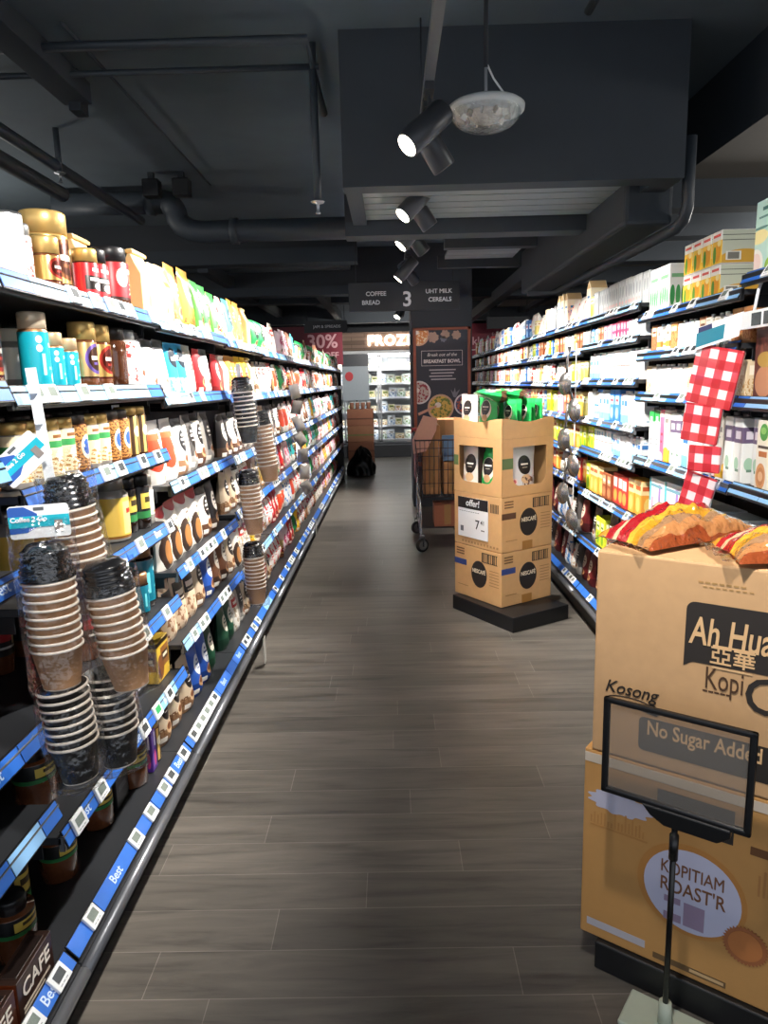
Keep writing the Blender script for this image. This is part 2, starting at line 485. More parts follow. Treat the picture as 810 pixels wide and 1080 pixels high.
HEADS = [
    (0.75, (-0.9, 1.75, 1.35), 110, 'left-aimed spotlight head near the start of the track'),
    (0.95, (1.0, 2.0, 1.15), 130, 'right-aimed spotlight head near the start of the track'),
    (2.86, (-0.85, 2.35, 1.45), P, 'large lit spotlight head under the pendant lamp'),
    (3.02, (1.15, 3.4, 1.0), P * .75, 'spotlight head aimed right just behind the large lit one'),
    (3.95, (-0.85, 3.5, 1.35), P, 'lit spotlight head below the soffit slats, aimed left'),
    (4.12, (1.15, 4.4, 1.05), P * .75, 'spotlight head below the soffit slats, aimed right'),
    (4.75, (-0.85, 4.5, 1.3), P, 'third lit spotlight head along the track, aimed left'),
    (4.92, (1.15, 5.4, 1.2), P * .8, 'spotlight head aimed right beside the third lit one'),
    (6.2, (-0.85, 6.2, 1.3), P, 'small spotlight head above the aisle number, aimed left'),
    (6.4, (1.15, 6.9, 1.2), P * .8, 'small spotlight head above the aisle number, aimed right'),
    (8.0, (-0.85, 8.3, 1.2), P, 'spotlight head behind the aisle sign, aimed left'),
    (7.55, (1.15, 7.3, 1.2), P * .7, 'spotlight head behind the aisle sign, aimed right'),
    (9.7, (-0.8, 9.0, 0.9), P, 'bright far spotlight head left of the poster column'),
    (10.0, (0.0, 13.6, 1.6), P * .8, 'far spotlight head nearest the freezer')]
for h in HEADS:
    head(*h, size=1.05 if h[0] > 2 else 1.0, ang=84, blend=1.0)

for (x, y, pw) in ((3.4, 3.0, 45), (3.3, 5.2, 55), (-3.3, 2.6, 22), (-3.3, 5.4, 20)):  # unseen point lights added to brighten the ceiling and bulkhead; no fixtures modelled
    ld = bpy.data.lights.new('added_ceiling_fill', 'POINT'); ld.energy = pw; ld.shadow_soft_size = 0.12; ld.color = (1, 0.96, 0.9)
    lo = bpy.data.objects.new('added_ceiling_fill', ld); COL.objects.link(lo); lo.location = (x, y, 2.3)
pl = empty('pendant_lamp', (0.40, 3.05, 0), label='round clear ribbed glass pendant lamp hanging before the soffit', cat='lamp')
MB().tube([(0, 0, 3.05), (0, 0, 2.70)], 0.009, DARK2, 8).tube([(0, 0, 2.70), (0, 0, 2.575)], 0.006, mat('#8c9196', .4), 8).build('hanging_rod', pl)
MB().tube([(0.0, 0, 2.72), (0.03, 0, 2.66), (0.075, 0, 2.60), (0.085, 0, 2.555)], 0.004, WHITE, 6).build('cable', pl)
mb = MB()
def lampfn(u, v):
    a = u * 2 * PI; r = 0.02 + 0.118 * math.sin(v * PI / 2)
    r *= 1 + 0.03 * math.sin(a * 24) * math.sin(v * PI) + 0.012 * math.sin(v * 30)
    return (r * math.cos(a), r * math.sin(a), 2.545 - 0.075 * math.cos(v * PI / 2))
mb.grid(lampfn, 96, 14, film_mat('lamp_glass', '#eef2f2', .16, 1.0, 34))
mb.build('glass_bowl', pl)
MB().lathe([(0.12, 2.535), (0.15, 2.54), (0.152, 2.556), (0.14, 2.565), (0.05, 2.575), (0.012, 2.585), (0.0, 2.585)], mat('#c4c9c8', 0.35), 40).build('rim', pl)
MB().lathe([(0.0, 2.50), (0.035, 2.50), (0.06, 2.515), (0.075, 2.535), (0.10, 2.545), (0.0, 2.55)], mat('#cfc6bb', 0.3, 0.3, speckle=.5, scale=60), 24).build('reflector', pl)
for q in range(10):
    a = q * 2 * PI / 10
    MB().box(-0.012, 0.012, -0.004, 0.004, -0.012, 0.012, mat('#f1efe9' if q % 2 else '#b9b2a8', 0.2, 0.3)).build('prism', pl, 0.003, (0.085 * math.cos(a), 0.085 * math.sin(a), 2.522), (0.3, 0.5 * q, a))

# ------------------------------------------------------------------ shelf bays
BLUE = mat('#2f6fd0', 0.4, coat=0.2)
LBLUE = mat('#8fc3f2', 0.4)
TAGW = mat('#e9ecee', 0.4)
TAGB = mat('#cfd3d8', 0.4)
SCREEN = mat('#7f8a83', 0.25, speckle=0.25, scale=300)
SCREEN_D = mat('#4a4f52', 0.25, speckle=0.25, scale=300)
SHELF = mat('#2c2e32', 0.4, 0.2)
LIPM = mat('#7d8086', 0.35, 0.6)
BACKP = mat('#33363a', 0.6)
W_BAY = 0.967
def bay_y(k): return 1.43 + W_BAY * (k - 1)
LZ = {0: [1.70, 1.48, 1.325, 1.105, 0.765, 0.57], 1: [1.70, 1.47, 1.26, 1.02, 0.75, 0.484],
      2: [1.69, 1.44, 1.14, 0.835, 0.57], 3: [1.68, 1.42, 1.125, 0.86, 0.555]}
RZ = {1: [1.78, 1.39, 1.105, 0.80, 0.50], 2: [1.74, 1.57, 1.39, 1.10, 0.80, 0.51], 3: [1.80, 1.655, 1.455, 1.235, 1.06, 0.805, 0.515]}
def zs_of(side, k):
    if side == 'L':
        return LZ.get(k, [1.67, 1.42, 1.12, 0.86, 0.56])
    return RZ.get(k, [1.80, 1.63, 1.44, 1.23, 1.03, 0.835, 0.52])
ORD = ['zeroth', 'first', 'second', 'third', 'fourth', 'fifth', 'sixth', 'seventh', 'eighth', 'ninth', 'tenth', 'eleventh', 'twelfth', 'thirteenth', 'fourteenth', 'fifteenth', 'sixteenth', 'seventeenth', 'eighteenth', 'nineteenth', 'twentieth', 'twenty-first', 'twenty-second']
LIP = {'L': -0.75, 'R': 1.13}
SGN = {'L': -1, 'R': 1}

def tag_mesh(screen):
    mb = MB()
    mb.box(-0.029, 0.029, -0.007, 0, -0.021, 0.021, TAGW)
    mb.box(-0.019, 0.019, -0.0078, -0.006, -0.008, 0.015, screen)
    for i in range(3):
        mb.box(-0.019 + i * 0.012, -0.009 + i * 0.012, -0.0078, -0.006, -0.016, -0.012, mat('#9aa0a6', 0.5))
    return mb.mesh('price_tag', 0.002, 1)
TAGS = [tag_mesh(SCREEN), tag_mesh(SCREEN), tag_mesh(SCREEN_D)]
TAG_GREEN = tag_mesh(mat('#3fae6a', 0.3))

TAGPOS = {('L', 1, 6): [.115, .42, .55, .68, .755, .90], ('L', 1, 5): [.07, .20, .38, .52, .64, .76], ('L', 1, 4): [.40, .52, .60, .80], ('L', 1, 3): [.30, .62, .90], ('L', 1, 2): [.25, .42, .52, .70, .84], ('L', 0, 6): [.55, .78, .90], ('L', 1, 0): [.33, .46, .56, .63, .70, .90]}
def make_bay(side, k):
    s = SGN[side]; y0 = bay_y(k)
    word = 'left' if side == 'L' else 'right'
    if k == 0:
        lb = 'dark shelf bay nearest the camera on the left, mostly out of frame'
    else:
        near = 'nearest full' if k == 1 else ORD[k] + ' from the camera'
        goods = {('L', 1): 'of coffee jars', ('L', 2): 'of big coffee pouches', ('R', 1): 'of brown and white cartons', ('R', 2): 'of yellow and white cartons', ('R', 3): 'of pink and white cartons'}.get((side, k), 'of packed goods')
        lb = 'dark %s shelf bay %s, %s' % (word, goods, near)
    r = empty('shelf_bay', (LIP[side], y0, 0), label=lb, cat='shelf bay', group='shelf bays on the %s of the aisle' % word)
    def bx(mb, d0, d1, ya, yb, z0, z1, m):
        a, b = sorted((s * d0, s * d1))
        return mb.box(a, b, ya, yb, z0, z1, m)
    top = zs_of(side, k)[0]
    bx(MB(), 0.47, 0.50, 0.002, W_BAY - 0.002, 0.0, top + 0.06, BACKP).build('back_panel', r)
    for yy in (0.0, W_BAY - 0.03):
        bx(MB(), 0.44, 0.47, yy, yy + 0.03, 0.0, top + 0.06, BLKM).build('upright', r)
    b = MB(); bx(b, 0.06, 0.47, 0.0, W_BAY, 0.0, 0.145, BLACK); b.build('plinth', r)
    # bumper rail
    MB().tube([(-s * 0.006, 0.002, 0.166), (-s * 0.006, W_BAY - 0.002, 0.166)], 0.017, LIPM, 12).build('bumper', r)
    rnd = random.Random(1000 + k * 7 + (0 if side == 'L' else 500))
    allz = zs_of(side, k) + [0.2]
    for i, z in enumerate(allz):
        base = (i == len(allz) - 1)
        sh = MB()
        tilt = math.radians(42 if base else (20 if side == 'L' else 32))
        if base:
            bx(sh, 0.0, 0.47, 0.001, W_BAY - 0.001, 0.148, 0.19, SHELF)
            d_b, z_b, hh = 0.004, 0.196, 0.046
        else:
            bx(sh, 0.012, 0.46, 0.001, W_BAY - 0.001, z + 0.010, z + 0.028, SHELF)
            bx(sh, 0.006, 0.02, 0.001, W_BAY - 0.001, z - 0.008, z + 0.030, LIPM if i > 2 else BLKM)
            for yy in (0.006, W_BAY - 0.009):
                bx(sh, 0.06, 0.45, yy, yy + 0.003, z - 0.03, z + 0.012, BLKM)
            d_b, z_b, hh = -0.002, z, 0.045
        so = sh.build('shelf', r, 0.0015, seg=1)
        # price rail: a tilted strip with printed segments
        up = Vector((s * math.sin(tilt), 0, math.cos(tilt))); out = Vector((-s * math.cos(tilt), 0, math.sin(tilt)))
        bl = Vector((s * d_b, 0, z_b))
        M = Matrix(((0, -out.x, up.x, bl.x), (1, 0, 0, 0), (0, -out.z, up.z, bl.z), (0, 0, 0, 1)))   # local x along aisle, -y outward, z up strip
        rl = MB()
        rl.box(0.004, W_BAY - 0.004, 0.0, 0.003, 0.0, hh, BLKM, M)
        y = 0.006
        segs = []
        while y < W_BAY - 0.03:
            L = min(rnd.choice((0.12, 0.2, 0.3)), W_BAY - 0.008 - y)
            if side == 'L' and k == 1 and base: L = (0.09, 0.05, 0.235, 0.06, 0.07, 0.06, 0.07, 0.06, 0.25)[min(len(segs), 8)]; L = min(L, W_BAY - 0.008 - y)
            pale = 0.45 if (i < 2) else 0.12
            if side == 'R': pale = 0.45 if i < 4 else 0.2
            segs.append((y, L, rnd.random() < pale))
            y += L + 0.004
        for (ya, L, pl_) in segs:
            rl.box(ya, ya + L, -0.0012, 0.0, 0.003, hh - 0.003, LBLUE if pl_ else BLUE, M)
        ro = rl.build('price_rail', so)
        # e-paper tags clipped on
        nt_ = rnd.choice((4, 5, 6)) if k < 7 else 4
        if k < 1: nt_ = 4
        y = 0.05 + rnd.random() * 0.08
        fixed = TAGPOS.get((side, k, i))
        if fixed: nt_ = len(fixed)
        for t in range(nt_):
            if fixed: y = fixed[t]
            if y > W_BAY - 0.03: break
            o = bpy.data.objects.new('price_tag', TAG_GREEN if (side == 'L' and k == 1 and i == 5 and t == 4) else rnd.choice(TAGS)); COL.objects.link(o)
            o.parent = so
            o.matrix_local = M @ Matrix.Translation((y, -0.0012, hh / 2 + 0.001))
            y += rnd.choice((0.064, 0.064, 0.11, 0.17, 0.26)) * (1.25 if k > 5 else 1)
        # printed words on the nearest strips
        if side == 'L' and k in (1, 2, 0) and i >= 3:
            for n_, (ya, L, pl_) in enumerate(segs):
                if L > 0.15:
                    t = bpy.data.objects.new('strip_lettering', BEST_TXT); COL.objects.link(t); t.parent = ro
                    t.matrix_local = M @ Matrix.Translation((ya + L * 0.5, -0.0016, hh * 0.5)) @ Matrix.Rotation(PI / 2, 4, 'X')
    return r
BEST_TXT = text_mesh('Best', 0.034, mat('#cfe2fb', 0.5, speckle=0), bold=0.01)
NL, NR = 10, 9
for k in range(0, NL + 1): make_bay('L', k)
for k in range(1, NR + 1): make_bay('R', k)
b = MB().box(-1.25, -0.76, bay_y(NL + 1) + 0.002, bay_y(NL + 1) + 0.03, 0, 1.72, BLACK)
tag(b.build('end_panel', bevel=0.003), 'black upright panel closing the far end of the left shelves', 'end panel')
b = MB().box(1.14, 1.63, bay_y(NR + 1) + 0.002, bay_y(NR + 1) + 0.03, 0, 1.80, BLACK)
tag(b.build('end_panel', bevel=0.003), 'black upright panel closing the far end of the right shelves', 'end panel')

# ------------------------------------------------------------------ product prototypes
GOLD = mat('#dcb972', 0.34, 0.55, speckle=0.03)
COPPER = mat('#b98a62', 0.34, 0.6, speckle=0.03)
CREAM = mat('#e9dcc3', 0.4)
def coffee_glass(h):
    m = mat(h, 0.1, coat=0.8, speckle=0.35, scale=120); return m
COF = coffee_glass('#4a2a1a'); COFD = coffee_glass('#20140f'); COFL = coffee_glass('#6d4027')
GLASSY = mat('#9a9590', 0.08, coat=0.6, speckle=0.3, scale=25)
PROTO = {}
def reg(kind, root, w, d, h, name, noun, group, kids=()):
    PROTO[kind] = dict(o=root, w=w, d=d, h=h, used=False, noun=noun, group=group)
    KIDS[root.name] = list(kids)
def jar(kind, r, h, body, label, lid, lid_h, l0=0.18, l1=0.66, neck=0.86, lidr=0.9, noun='jar', name='coffee_jar', seg=28, sh=0.06):
    """l0,l1: label band as a share of the height"""
    hb = h - lid_h
    p = [(0.0, 0.0, body), (r * 0.90, 0.0, body), (r * 0.985, r * 0.1, body), (r, h * l0, label), (r, h * l1, body),
         (r * 0.99, max(h * l1 + 0.002, hb - h * sh), body), (r * neck, hb, body), (r * neck * 0.98, hb + 0.004, body), (0.0, hb + 0.004, body)]
    mb = MB(); mb.lathe(p, body, seg, uv=(h * l0, h * l1))
    o = mb.build(name)
    lr = r * lidr
    lm = MB(); lm.lathe([(lr, hb), (lr, hb + lid_h - 0.005), (lr * 0.95, h), (0.0, h)], lid, seg)
    c = lm.build('lid', o)
    reg(kind, o, 2 * r, 2 * r, h, name, noun, 'coffee jars on the left shelves', [c])
def pouch(kind, w, h, d, art_m, noun, name='coffee_pouch', group='coffee pouches on the left shelves', seal=0.07, gus=1.0, wob=0.004, seed=1, topm=None):
    nu, nv = 12, 16
    def prof(u, v):
        s = max(0.0, math.sin(PI * min(1, max(0, u)))) ** 0.55
        f = (1 - max(0, v - 0.08) ** 1.9) if v < 1 - seal else 0.015
        if v < 0.1: f *= 0.75 + 2.5 * v
        f = max(f, 0.02)
        return d / 2 * s * f * gus
    def wd(v): return w * (1 - 0.06 * math.sin(PI * min(1, v * 1.05)) ) 
    def fr(sgn):
        def fn(u, v):
            n = noise.noise(Vector((u * 3.1 + seed * 7.7, v * 4.2, seed * 3.3 + sgn)))
            x = (u - 0.5) * wd(v) + 0.3 * wob * n
            y = sgn * (prof(u, v) + (wob * n * math.sin(PI * u) if 0.03 < v < 0.97 else 0))
            return (x, y, v * h)
        return fn
    mb = MB()
    mb.grid(fr(-1), nu, nv, art_m)
    mb.grid(fr(1), nu, nv, art_m, flip=True)
    # bottom
    mb.grid(lambda u, v: ((u - 0.5) * wd(0), (v * 2 - 1) * prof(u, 0), 0.0005), nu, 1, art_m, flip=True)
    o = mb.build(name)
    reg(kind, o, w, d * 0.9, h, name, noun, group)
def paperbag(kind, w, h, d, art_m, noun, tie=None, name='paper_bag', group='paper coffee bags on the left shelves'):
    """block-bottom bag: box body pinched to a folded top"""
    mb = MB()
    z = [0, h * 0.66, h * 0.8, h * 0.93, h]
    dd = [d / 2, d / 2, d * 0.26, 0.006, 0.012]
    V = []
    for zz, q in zip(z, dd):
        V += [(-w / 2, -q, zz), (w / 2, -q, zz), (w / 2, q, zz), (-w / 2, q, zz)]
    V = [(x + 0.003 * noise.noise(Vector((x * 40, zz * 30, y * 40))), y + 0.004 * noise.noise(Vector((x * 30, zz * 40, 3))), zz) for x, y, zz in V]
    F = []; U = []
    for j in range(4):
        for i in range(4):
            a, b2 = j * 4 + i, j * 4 + (i + 1) % 4
            F.append((a, b2, b2 + 4, a + 4))
            U.append([(0, z[j] / h), (1, z[j] / h), (1, z[j + 1] / h), (0, z[j + 1] / h)] if i in (0, 2) else [(0.02, z[j] / h), (0.06, z[j] / h), (0.06, z[j + 1] / h), (0.02, z[j + 1] / h)])
    F += [(3, 2, 1, 0), (16, 17, 18, 19)]; U += [[(-2, -2)] * 4] * 2
    mb.add(V, F, art_m, U)
    o = mb.build(name, bevel=0.004)
    kids = []
    if tie:
        t = MB().box(-w / 2 - 0.006, w / 2 + 0.006, -0.016, 0.016, h * 0.935, h * 0.985, tie).build('tin_tie', o, 0.003); kids.append(t)
    reg(kind, o, w, d, h, name, noun, group, kids)
def carton(kind, w, h, d, art_m, noun, cap=None, gable=False, name='drink_carton', group='drink cartons on the right shelves', side=None, top=None, capr=0.012):
    mb = MB()
    if gable:
        hg = h - w * 0.55
        mb.box(-w / 2, w / 2, -d / 2, d / 2, 0, hg, art_m, uv=True)
        V = [(-w / 2, -d / 2, hg), (w / 2, -d / 2, hg), (w / 2, d / 2, hg), (-w / 2, d / 2, hg), (0, -d / 2, h), (0, d / 2, h)]
        F = [(0, 1, 4), (1, 2, 5, 4), (2, 3, 5), (3, 0, 4, 5)]
        mb.add(V, F, top or art_m, [[(0, .96), (1, .96), (.5, 1)], [(.1, .97)] * 4, [(0, .96), (1, .96), (.5, 1)], [(.1, .97)] * 4])
    else:
        mb.box(-w / 2, w / 2, -d / 2, d / 2, 0, h, art_m, uv=True, sides=side, top=top)
    o = mb.build(name, bevel=0.0025, seg=1)
    kids = []
    if cap:
        c = MB().lathe([(capr, h - 0.001), (capr, h + 0.014), (capr * 0.9, h + 0.016), (0, h + 0.016)], cap, 14, Matrix.Translation((0, -d * 0.12, 0))).build('cap', o); kids.append(c)
    reg(kind, o, w, d, h + (0.016 if cap else 0), name, noun, group, kids)
def bottle(kind, r, h, body, label, cap, noun, name='drink_bottle', group='bottles on the right shelves', l0=.15, l1=.6, neck=.38):
    hs = h * 0.72
    mb = MB().lathe([(0, 0, body), (r * .92, 0, body), (r, .01, body), (r, h * l0, label), (r, h * l1, body), (r * .98, hs, body), (r * .6, h * .84, body), (r * neck, h * .9, body), (r * neck, h * .93, body), (0, h * .93, body)], body, 24, uv=(h * l0, h * l1))
    o = mb.build(name)
    c = MB().lathe([(r * neck * 1.15, h * .9), (r * neck * 1.15, h - .003), (r * neck, h), (0, h)], cap, 18).build('cap', o)
    reg(kind, o, 2 * r, 2 * r, h, name, noun, group, [c])
def tin(kind, r, h, art_m, noun, rim=STEEL, name='tin_can', group='tins on the shelves'):
    o = MB().lathe([(0, 0, rim), (r * .97, 0, rim), (r, .003, rim), (r, .006, art_m), (r, h - .006, rim), (r * .98, h, rim), (r * .9, h - .003, rim), (0, h - .003, rim)], art_m, 28, uv=(0, h)).build(name)
    reg(kind, o, 2 * r, 2 * r, h, name, noun, group)
def pillow(kind, w, h, d, art_m, noun, name='snack_bag', group='snack bags on the shelves', seed=1):
    def fr(sgn):
        def fn(u, v):
            s = max(0, math.sin(PI * u)) ** .5 * max(0, math.sin(PI * v)) ** .45
            n = noise.noise(Vector((u * 4 + seed * 5, v * 4, sgn + seed)))
            pin = 1 - 0.1 * math.sin(PI * v)
            return ((u - .5) * w * pin, sgn * (d / 2 * s * (1 + .2 * n)) , v * h)
        return fn
    mb = MB().grid(fr(-1), 14, 14, art_m).grid(fr(1), 14, 14, art_m, flip=True)
    o = mb.build(name)
    reg(kind, o, w, d * .9, h, name, noun, group)

# ---- printed designs
def label_art(n, base, mid, dark='#3a2418', txt='#f5efe2', rough=.35, metal=0.):
    return art(n, base, [('e', .5, .55, .17, .42, mid), ('e', .5, .55, .13, .33, dark), ('r', .41, .52, .59, .63, txt), ('r', .44, .38, .56, .45, mid), ('r', 0, 0, 1, .06, dark)], rough, metal)
A = {}
A['goldred'] = label_art('label_goldred', '#d2ac66', '#b3372c', '#5a1d16', metal=.75, rough=.28)
A['goldpur'] = label_art('label_goldpur', '#d5b27a', '#7a63b5', '#4a2f22', metal=.7, rough=.28)
A['goldbrn'] = label_art('label_goldbrn', '#d8b46c', '#7b4a2a', '#4a2416', metal=.8, rough=.25)
A['teal'] = art('label_teal', '#14a3b8', [('e', .38, .86, .035, .07, '#e8fbff'), ('e', .38, .7, .035, .07, '#e8fbff'), ('r', .40, .2, .44, .6, '#bdf0f5'), ('r', .5, .72, .62, .8, '#e5f7fa'), ('r', .48, .3, .6, .36, '#9fe4ec'), ('e', .56, .15, .05, .1, '#dff6f8')], .3)
A['tealdk'] = art('label_tealdk', '#0d6f86', [('r', .4, .2, .44, .7, '#6fd0d8'), ('r', .5, .7, .62, .8, '#bfe7ea'), ('r', .5, .3, .6, .36, '#55bcc8')], .3)
A['redcof'] = art('label_redcof', '#c8202b', [('r', .36, .5, .66, .8, '#d94b46'), ('e', .42, .6, .06, .25, '#f1e1d0'), ('r', .46, .72, .64, .84, '#f5f0ea'), ('n', .5, 0, .7, .45, 14, '#e9d2b0'), ('r', 0, 0, 1, .08, '#3a1410')], .35)
A['redtext'] = art('label_redtext', '#c5222e', [('r', .3, .2, .7, .62, '#211a19'), ('r', .36, .46, .64, .56, '#f3f0ee'), ('e', .5, .3, .08, .12, '#e8e2dc'), ('r', .4, .75, .62, .85, '#f1e9e6')], .35)
A['cream'] = art('label_cream', '#efe2bd', [('r', 0, .62, 1, .78, '#3f9a57'), ('e', .5, .4, .09, .2, '#fbf6e2'), ('n', .3, 0, .7, .4, 18, '#b98a44'), ('r', .4, .84, .6, .92, '#8b5a2c')], .4)
A['creamy'] = art('label_yellow', '#e8c25a', [('r', .42, .1, .6, .9, '#f2da8d'), ('r', .46, .6, .62, .72, '#c2342e'), ('r', 0, 0, 1, .06, '#8b5b22')], .3)
A['bean'] = art('label_bean', '#c98f4e', [('n', 0, 0, 1, 1, 26, '#5a3018'), ('e', .5, .5, .1, .28, '#f1e6cd'), ('e', .5, .5, .07, .18, '#2f5fb0')], .4)
A['stripe'] = art('label_stripe', '#4a3626', [('r', .3, 0, .36, 1, '#dcb86a'), ('r', .42, 0, .48, 1, '#dcb86a'), ('r', .54, 0, .6, 1, '#dcb86a'), ('r', .66, 0, .72, 1, '#dcb86a'), ('e', .5, .6, .08, .14, '#f4e9d0')], .35)
A['blkyel'] = art('label_blkyel', '#17181a', [('r', .34, .3, .66, .8, '#d7bd55'), ('r', .4, .5, .6, .68, '#3b3018'), ('r', 0, 0, 1, .22, '#2f7d45')], .35)
A['blkred'] = art('label_blkred', '#1b1718', [('r', .3, .42, .5, .95, '#b3262c'), ('r', .5, .3, .72, .95, '#cdb98b'), ('r', .34, .2, .7, .27, '#e7e2da')], .35)
A['white'] = art('label_white', '#f3f2ee', [('e', .5, .12, .04, .05, '#e3c06b'), ('r', .4, .8, .62, .83, '#c9cbd0'), ('r', .4, .72, .58, .74, '#c9cbd0'), ('r', .4, .66, .6, .68, '#c9cbd0')], .4)
A['redwhite'] = art('label_redwhite', '#f0ece6', [('n', 0, 0, 1, 1, 7, '#c83a36'), ('e', .5, .6, .1, .16, '#f7f3ee')], .4)

def pouch_art(n, base, oval, bottom=None, cup='#caa57e', band=None, stripe=None, rough=.38, txt='#f3eee6', noisec=None, metal=0.):
    s = []
    if bottom: s += [('r', -.1, -.1, 1.1, .26, bottom)]
    if noisec: s += [('n', -.1, .02, 1.1, .3, 16, noisec)]
    if stripe: s += [('r', 0, -.1, .17, 1.1, stripe)]
    if band: s += [('r', -.1, .86, 1.1, 1.1, band)]
    if oval: s += [('e', .5, .6, .27, .2, oval), ('r', .34, .605, .66, .645, txt), ('r', .38, .53, .62, .548, txt), ('e', .5, .70, .09, .025, txt)]
    if cup: s += [('e', .53, .26, .2, .10, cup), ('e', .53, .28, .15, .06, '#7a4a2c'), ('r', .1, .06, .32, .15, '#efe9df')]
    return art(n, base, s, rough, metal)
B = {}
B['tan'] = pouch_art('pack_tan', '#cdb183', None, cup=None, noisec='#b5915c')
B['creamw'] = art('pack_creamw', '#d9cba8', [('r', 0, -.1, .2, 1.1, '#d7bd86'), ('e', .6, .3, .16, .1, '#e3c05a'), ('r', .35, .6, .8, .64, '#8a7a5c'), ('r', .35, .52, .7, .55, '#b8a98a'), ('e', .62, .12, .22, .1, '#e9c9a0')], .5)
B['whitebag'] = art('pack_whitebag', '#e6dccb', [('e', .5, .35, .2, .16, '#e8b778'), ('r', .3, .62, .72, .68, '#b58a5a'), ('n', 0, 0, 1, .22, 9, '#dc8e4e')], .5)
B['creamor'] = art('pack_creamor', '#e0c58e', [('n', .1, .05, .95, .5, 6, '#dd7b36'), ('r', .25, .65, .8, .75, '#c9912f'), ('e', .5, .5, .2, .09, '#fff4dc')], .45)
B['orange'] = pouch_art('pack_orange', '#c98636', '#a55d1e', '#8c4b1a', noisec='#e3a654')
B['goldoval'] = art('pack_goldoval', '#cf9d35', [('e', .52, .6, .3, .22, '#8d8b88'), ('e', .52, .6, .22, .15, '#6b6a69'), ('r', .34, .58, .7, .62, '#dad6cf'), ('e', .5, .2, .3, .12, '#a8721f'), ('n', .05, .03, .95, .22, 14, '#7e4f16')], .35)
B['green'] = pouch_art('pack_green', '#2fa53f', '#d7e4cf', '#cfe6c9', cup='#8cc26a', stripe='#63bf3e', txt='#2b6a34')
B['greenw'] = pouch_art('pack_greenw', '#17904a', '#22302a', '#3c8b4d', cup='#d9c4a0')
B['teal'] = pouch_art('pack_teal', '#3fb2b4', '#1f3f49', '#e9efe9', cup='#c3855a')
B['owl'] = art('pack_owl', '#2aa3d8', [('e', .48, .72, .33, .19, '#15202c'), ('r', .28, .66, .68, .73, '#eef2f4'), ('r', .0, .0, .3, .35, '#7ccdec'), ('e', .5, .2, .3, .14, '#c9e9f5'), ('n', .1, .05, .9, .3, 12, '#49b8e2')], .35)
B['threein'] = art('pack_threein', '#d8d5cc', [('r', .3, .5, .75, .64, '#4e4a48'), ('r', .34, .54, .44, .62, '#efebe4'), ('n', .1, .05, .9, .4, 8, '#a2958a'), ('r', 0, .86, 1, 1.1, '#a9a79f')], .4)
B['silver'] = pouch_art('pack_silver', '#e6e7e9', '#1c1e22', '#8e6a4d', cup='#d7bb98', band='#5c5d5f')
B['greyw'] = pouch_art('pack_greyw', '#f2f3f6', '#d8dde6', None, cup='#dfe5ec', band='#5b5d5c', txt='#aab3c0')
B['dkgrey'] = pouch_art('pack_dkgrey', '#4a4746', '#201c1b', '#8d8a86', cup='#b8afa4', stripe='#b9b4ac')
B['black'] = pouch_art('pack_black', '#221f20', '#efe8dc', '#4b3528', cup='#c79e73', txt='#2a2626')
B['blackw'] = pouch_art('pack_blackw', '#f1ece4', '#1f1b1b', '#5b3a28', cup='#c39a72', band='#2a2525')
B['beige'] = pouch_art('pack_beige', '#c9b59b', '#221c1a', '#8c6a4c', cup='#d9b68c', noisec='#6d4a30')
B['beigeblk'] = art('pack_beigeblk', '#cdb79c', [('r', .08, .5, .92, .86, '#1f1c1b'), ('r', .16, .6, .84, .7, '#e8e0d4'), ('r', .2, .53, .7, .56, '#b9ad9c'), ('n', 0, 0, 1, .4, 8, '#8e6244'), ('e', .6, .2, .22, .12, '#e7cfae')], .38)
B['brownp'] = pouch_art('pack_brownp', '#7b5038', '#e9dfd0', '#3f271a', cup='#caa27a', txt='#4a2f20')
B['blue'] = pouch_art('pack_blue', '#2d59b5', '#e8ecf4', '#1d3c80', cup='#c79a6b', txt='#24468f')
B['dkgreen'] = pouch_art('pack_dkgreen', '#1f4b36', '#d8d3c2', '#163626', cup=None, txt='#1f4b36')
B['redp'] = pouch_art('pack_redp', '#c5222a', '#f3e9dd', '#8f1318', cup='#e0b57e', txt='#a51c22')
B['redtop'] = art('pack_redtop', '#f0e9de', [('e', .5, 1.0, .5, .17, '#b3242e'), ('e', .3, .3, .26, .3, '#3a2a22'), ('e', .36, .28, .17, .2, '#a9733f'), ('r', .4, .66, .85, .7, '#6b5a4c'), ('e', .65, .55, .2, .06, '#c9a87e')], .4)
B['orangew'] = art('pack_orangew', '#f3efe9', [('e', .2, .5, .3, .3, '#d9492c'), ('r', .0, .7, .6, .8, '#e0603a'), ('e', .55, .42, .12, .1, '#f5d9c8'), ('n', .4, .0, 1, .3, 7, '#d6b48c')], .4)
B['pinkp'] = pouch_art('pack_pinkp', '#f1d5de', '#c2456d', '#e7b2c2', cup='#f3e4dd')
B['yellowp'] = pouch_art('pack_yellowp', '#edc534', '#a32a1f', '#d99a22', cup='#f6e3a0')
B['whiter'] = art('pack_whiter', '#f4f1ee', [('n', 0, 0, 1, 1, 4, '#d5343a'), ('r', .2, .55, .8, .7, '#f6f2ee'), ('r', .26, .6, .74, .65, '#c32a31'), ('n', 0, 0, 1, .35, 9, '#e0a13d')], .38)
B['whiteb'] = art('pack_whiteb', '#eff2f6', [('n', 0, 0, 1, .8, 4, '#4f8ccf'), ('r', .2, .6, .8, .74, '#f6f7f9'), ('r', .28, .64, .72, .69, '#2a569f')], .38)
B['maroon'] = pouch_art('pack_maroon', '#6d2326', '#e8d8c4', '#451417', cup='#c79a6b', txt='#6d2326')
B['strip3'] = art('pack_strip3', '#e9e4dc', [('n', 0, 0, 1, 1, 6, '#b6a58e'), ('r', .1, .6, .9, .8, '#c23a36'), ('r', .2, .66, .8, .73, '#f5efe6')], .35)

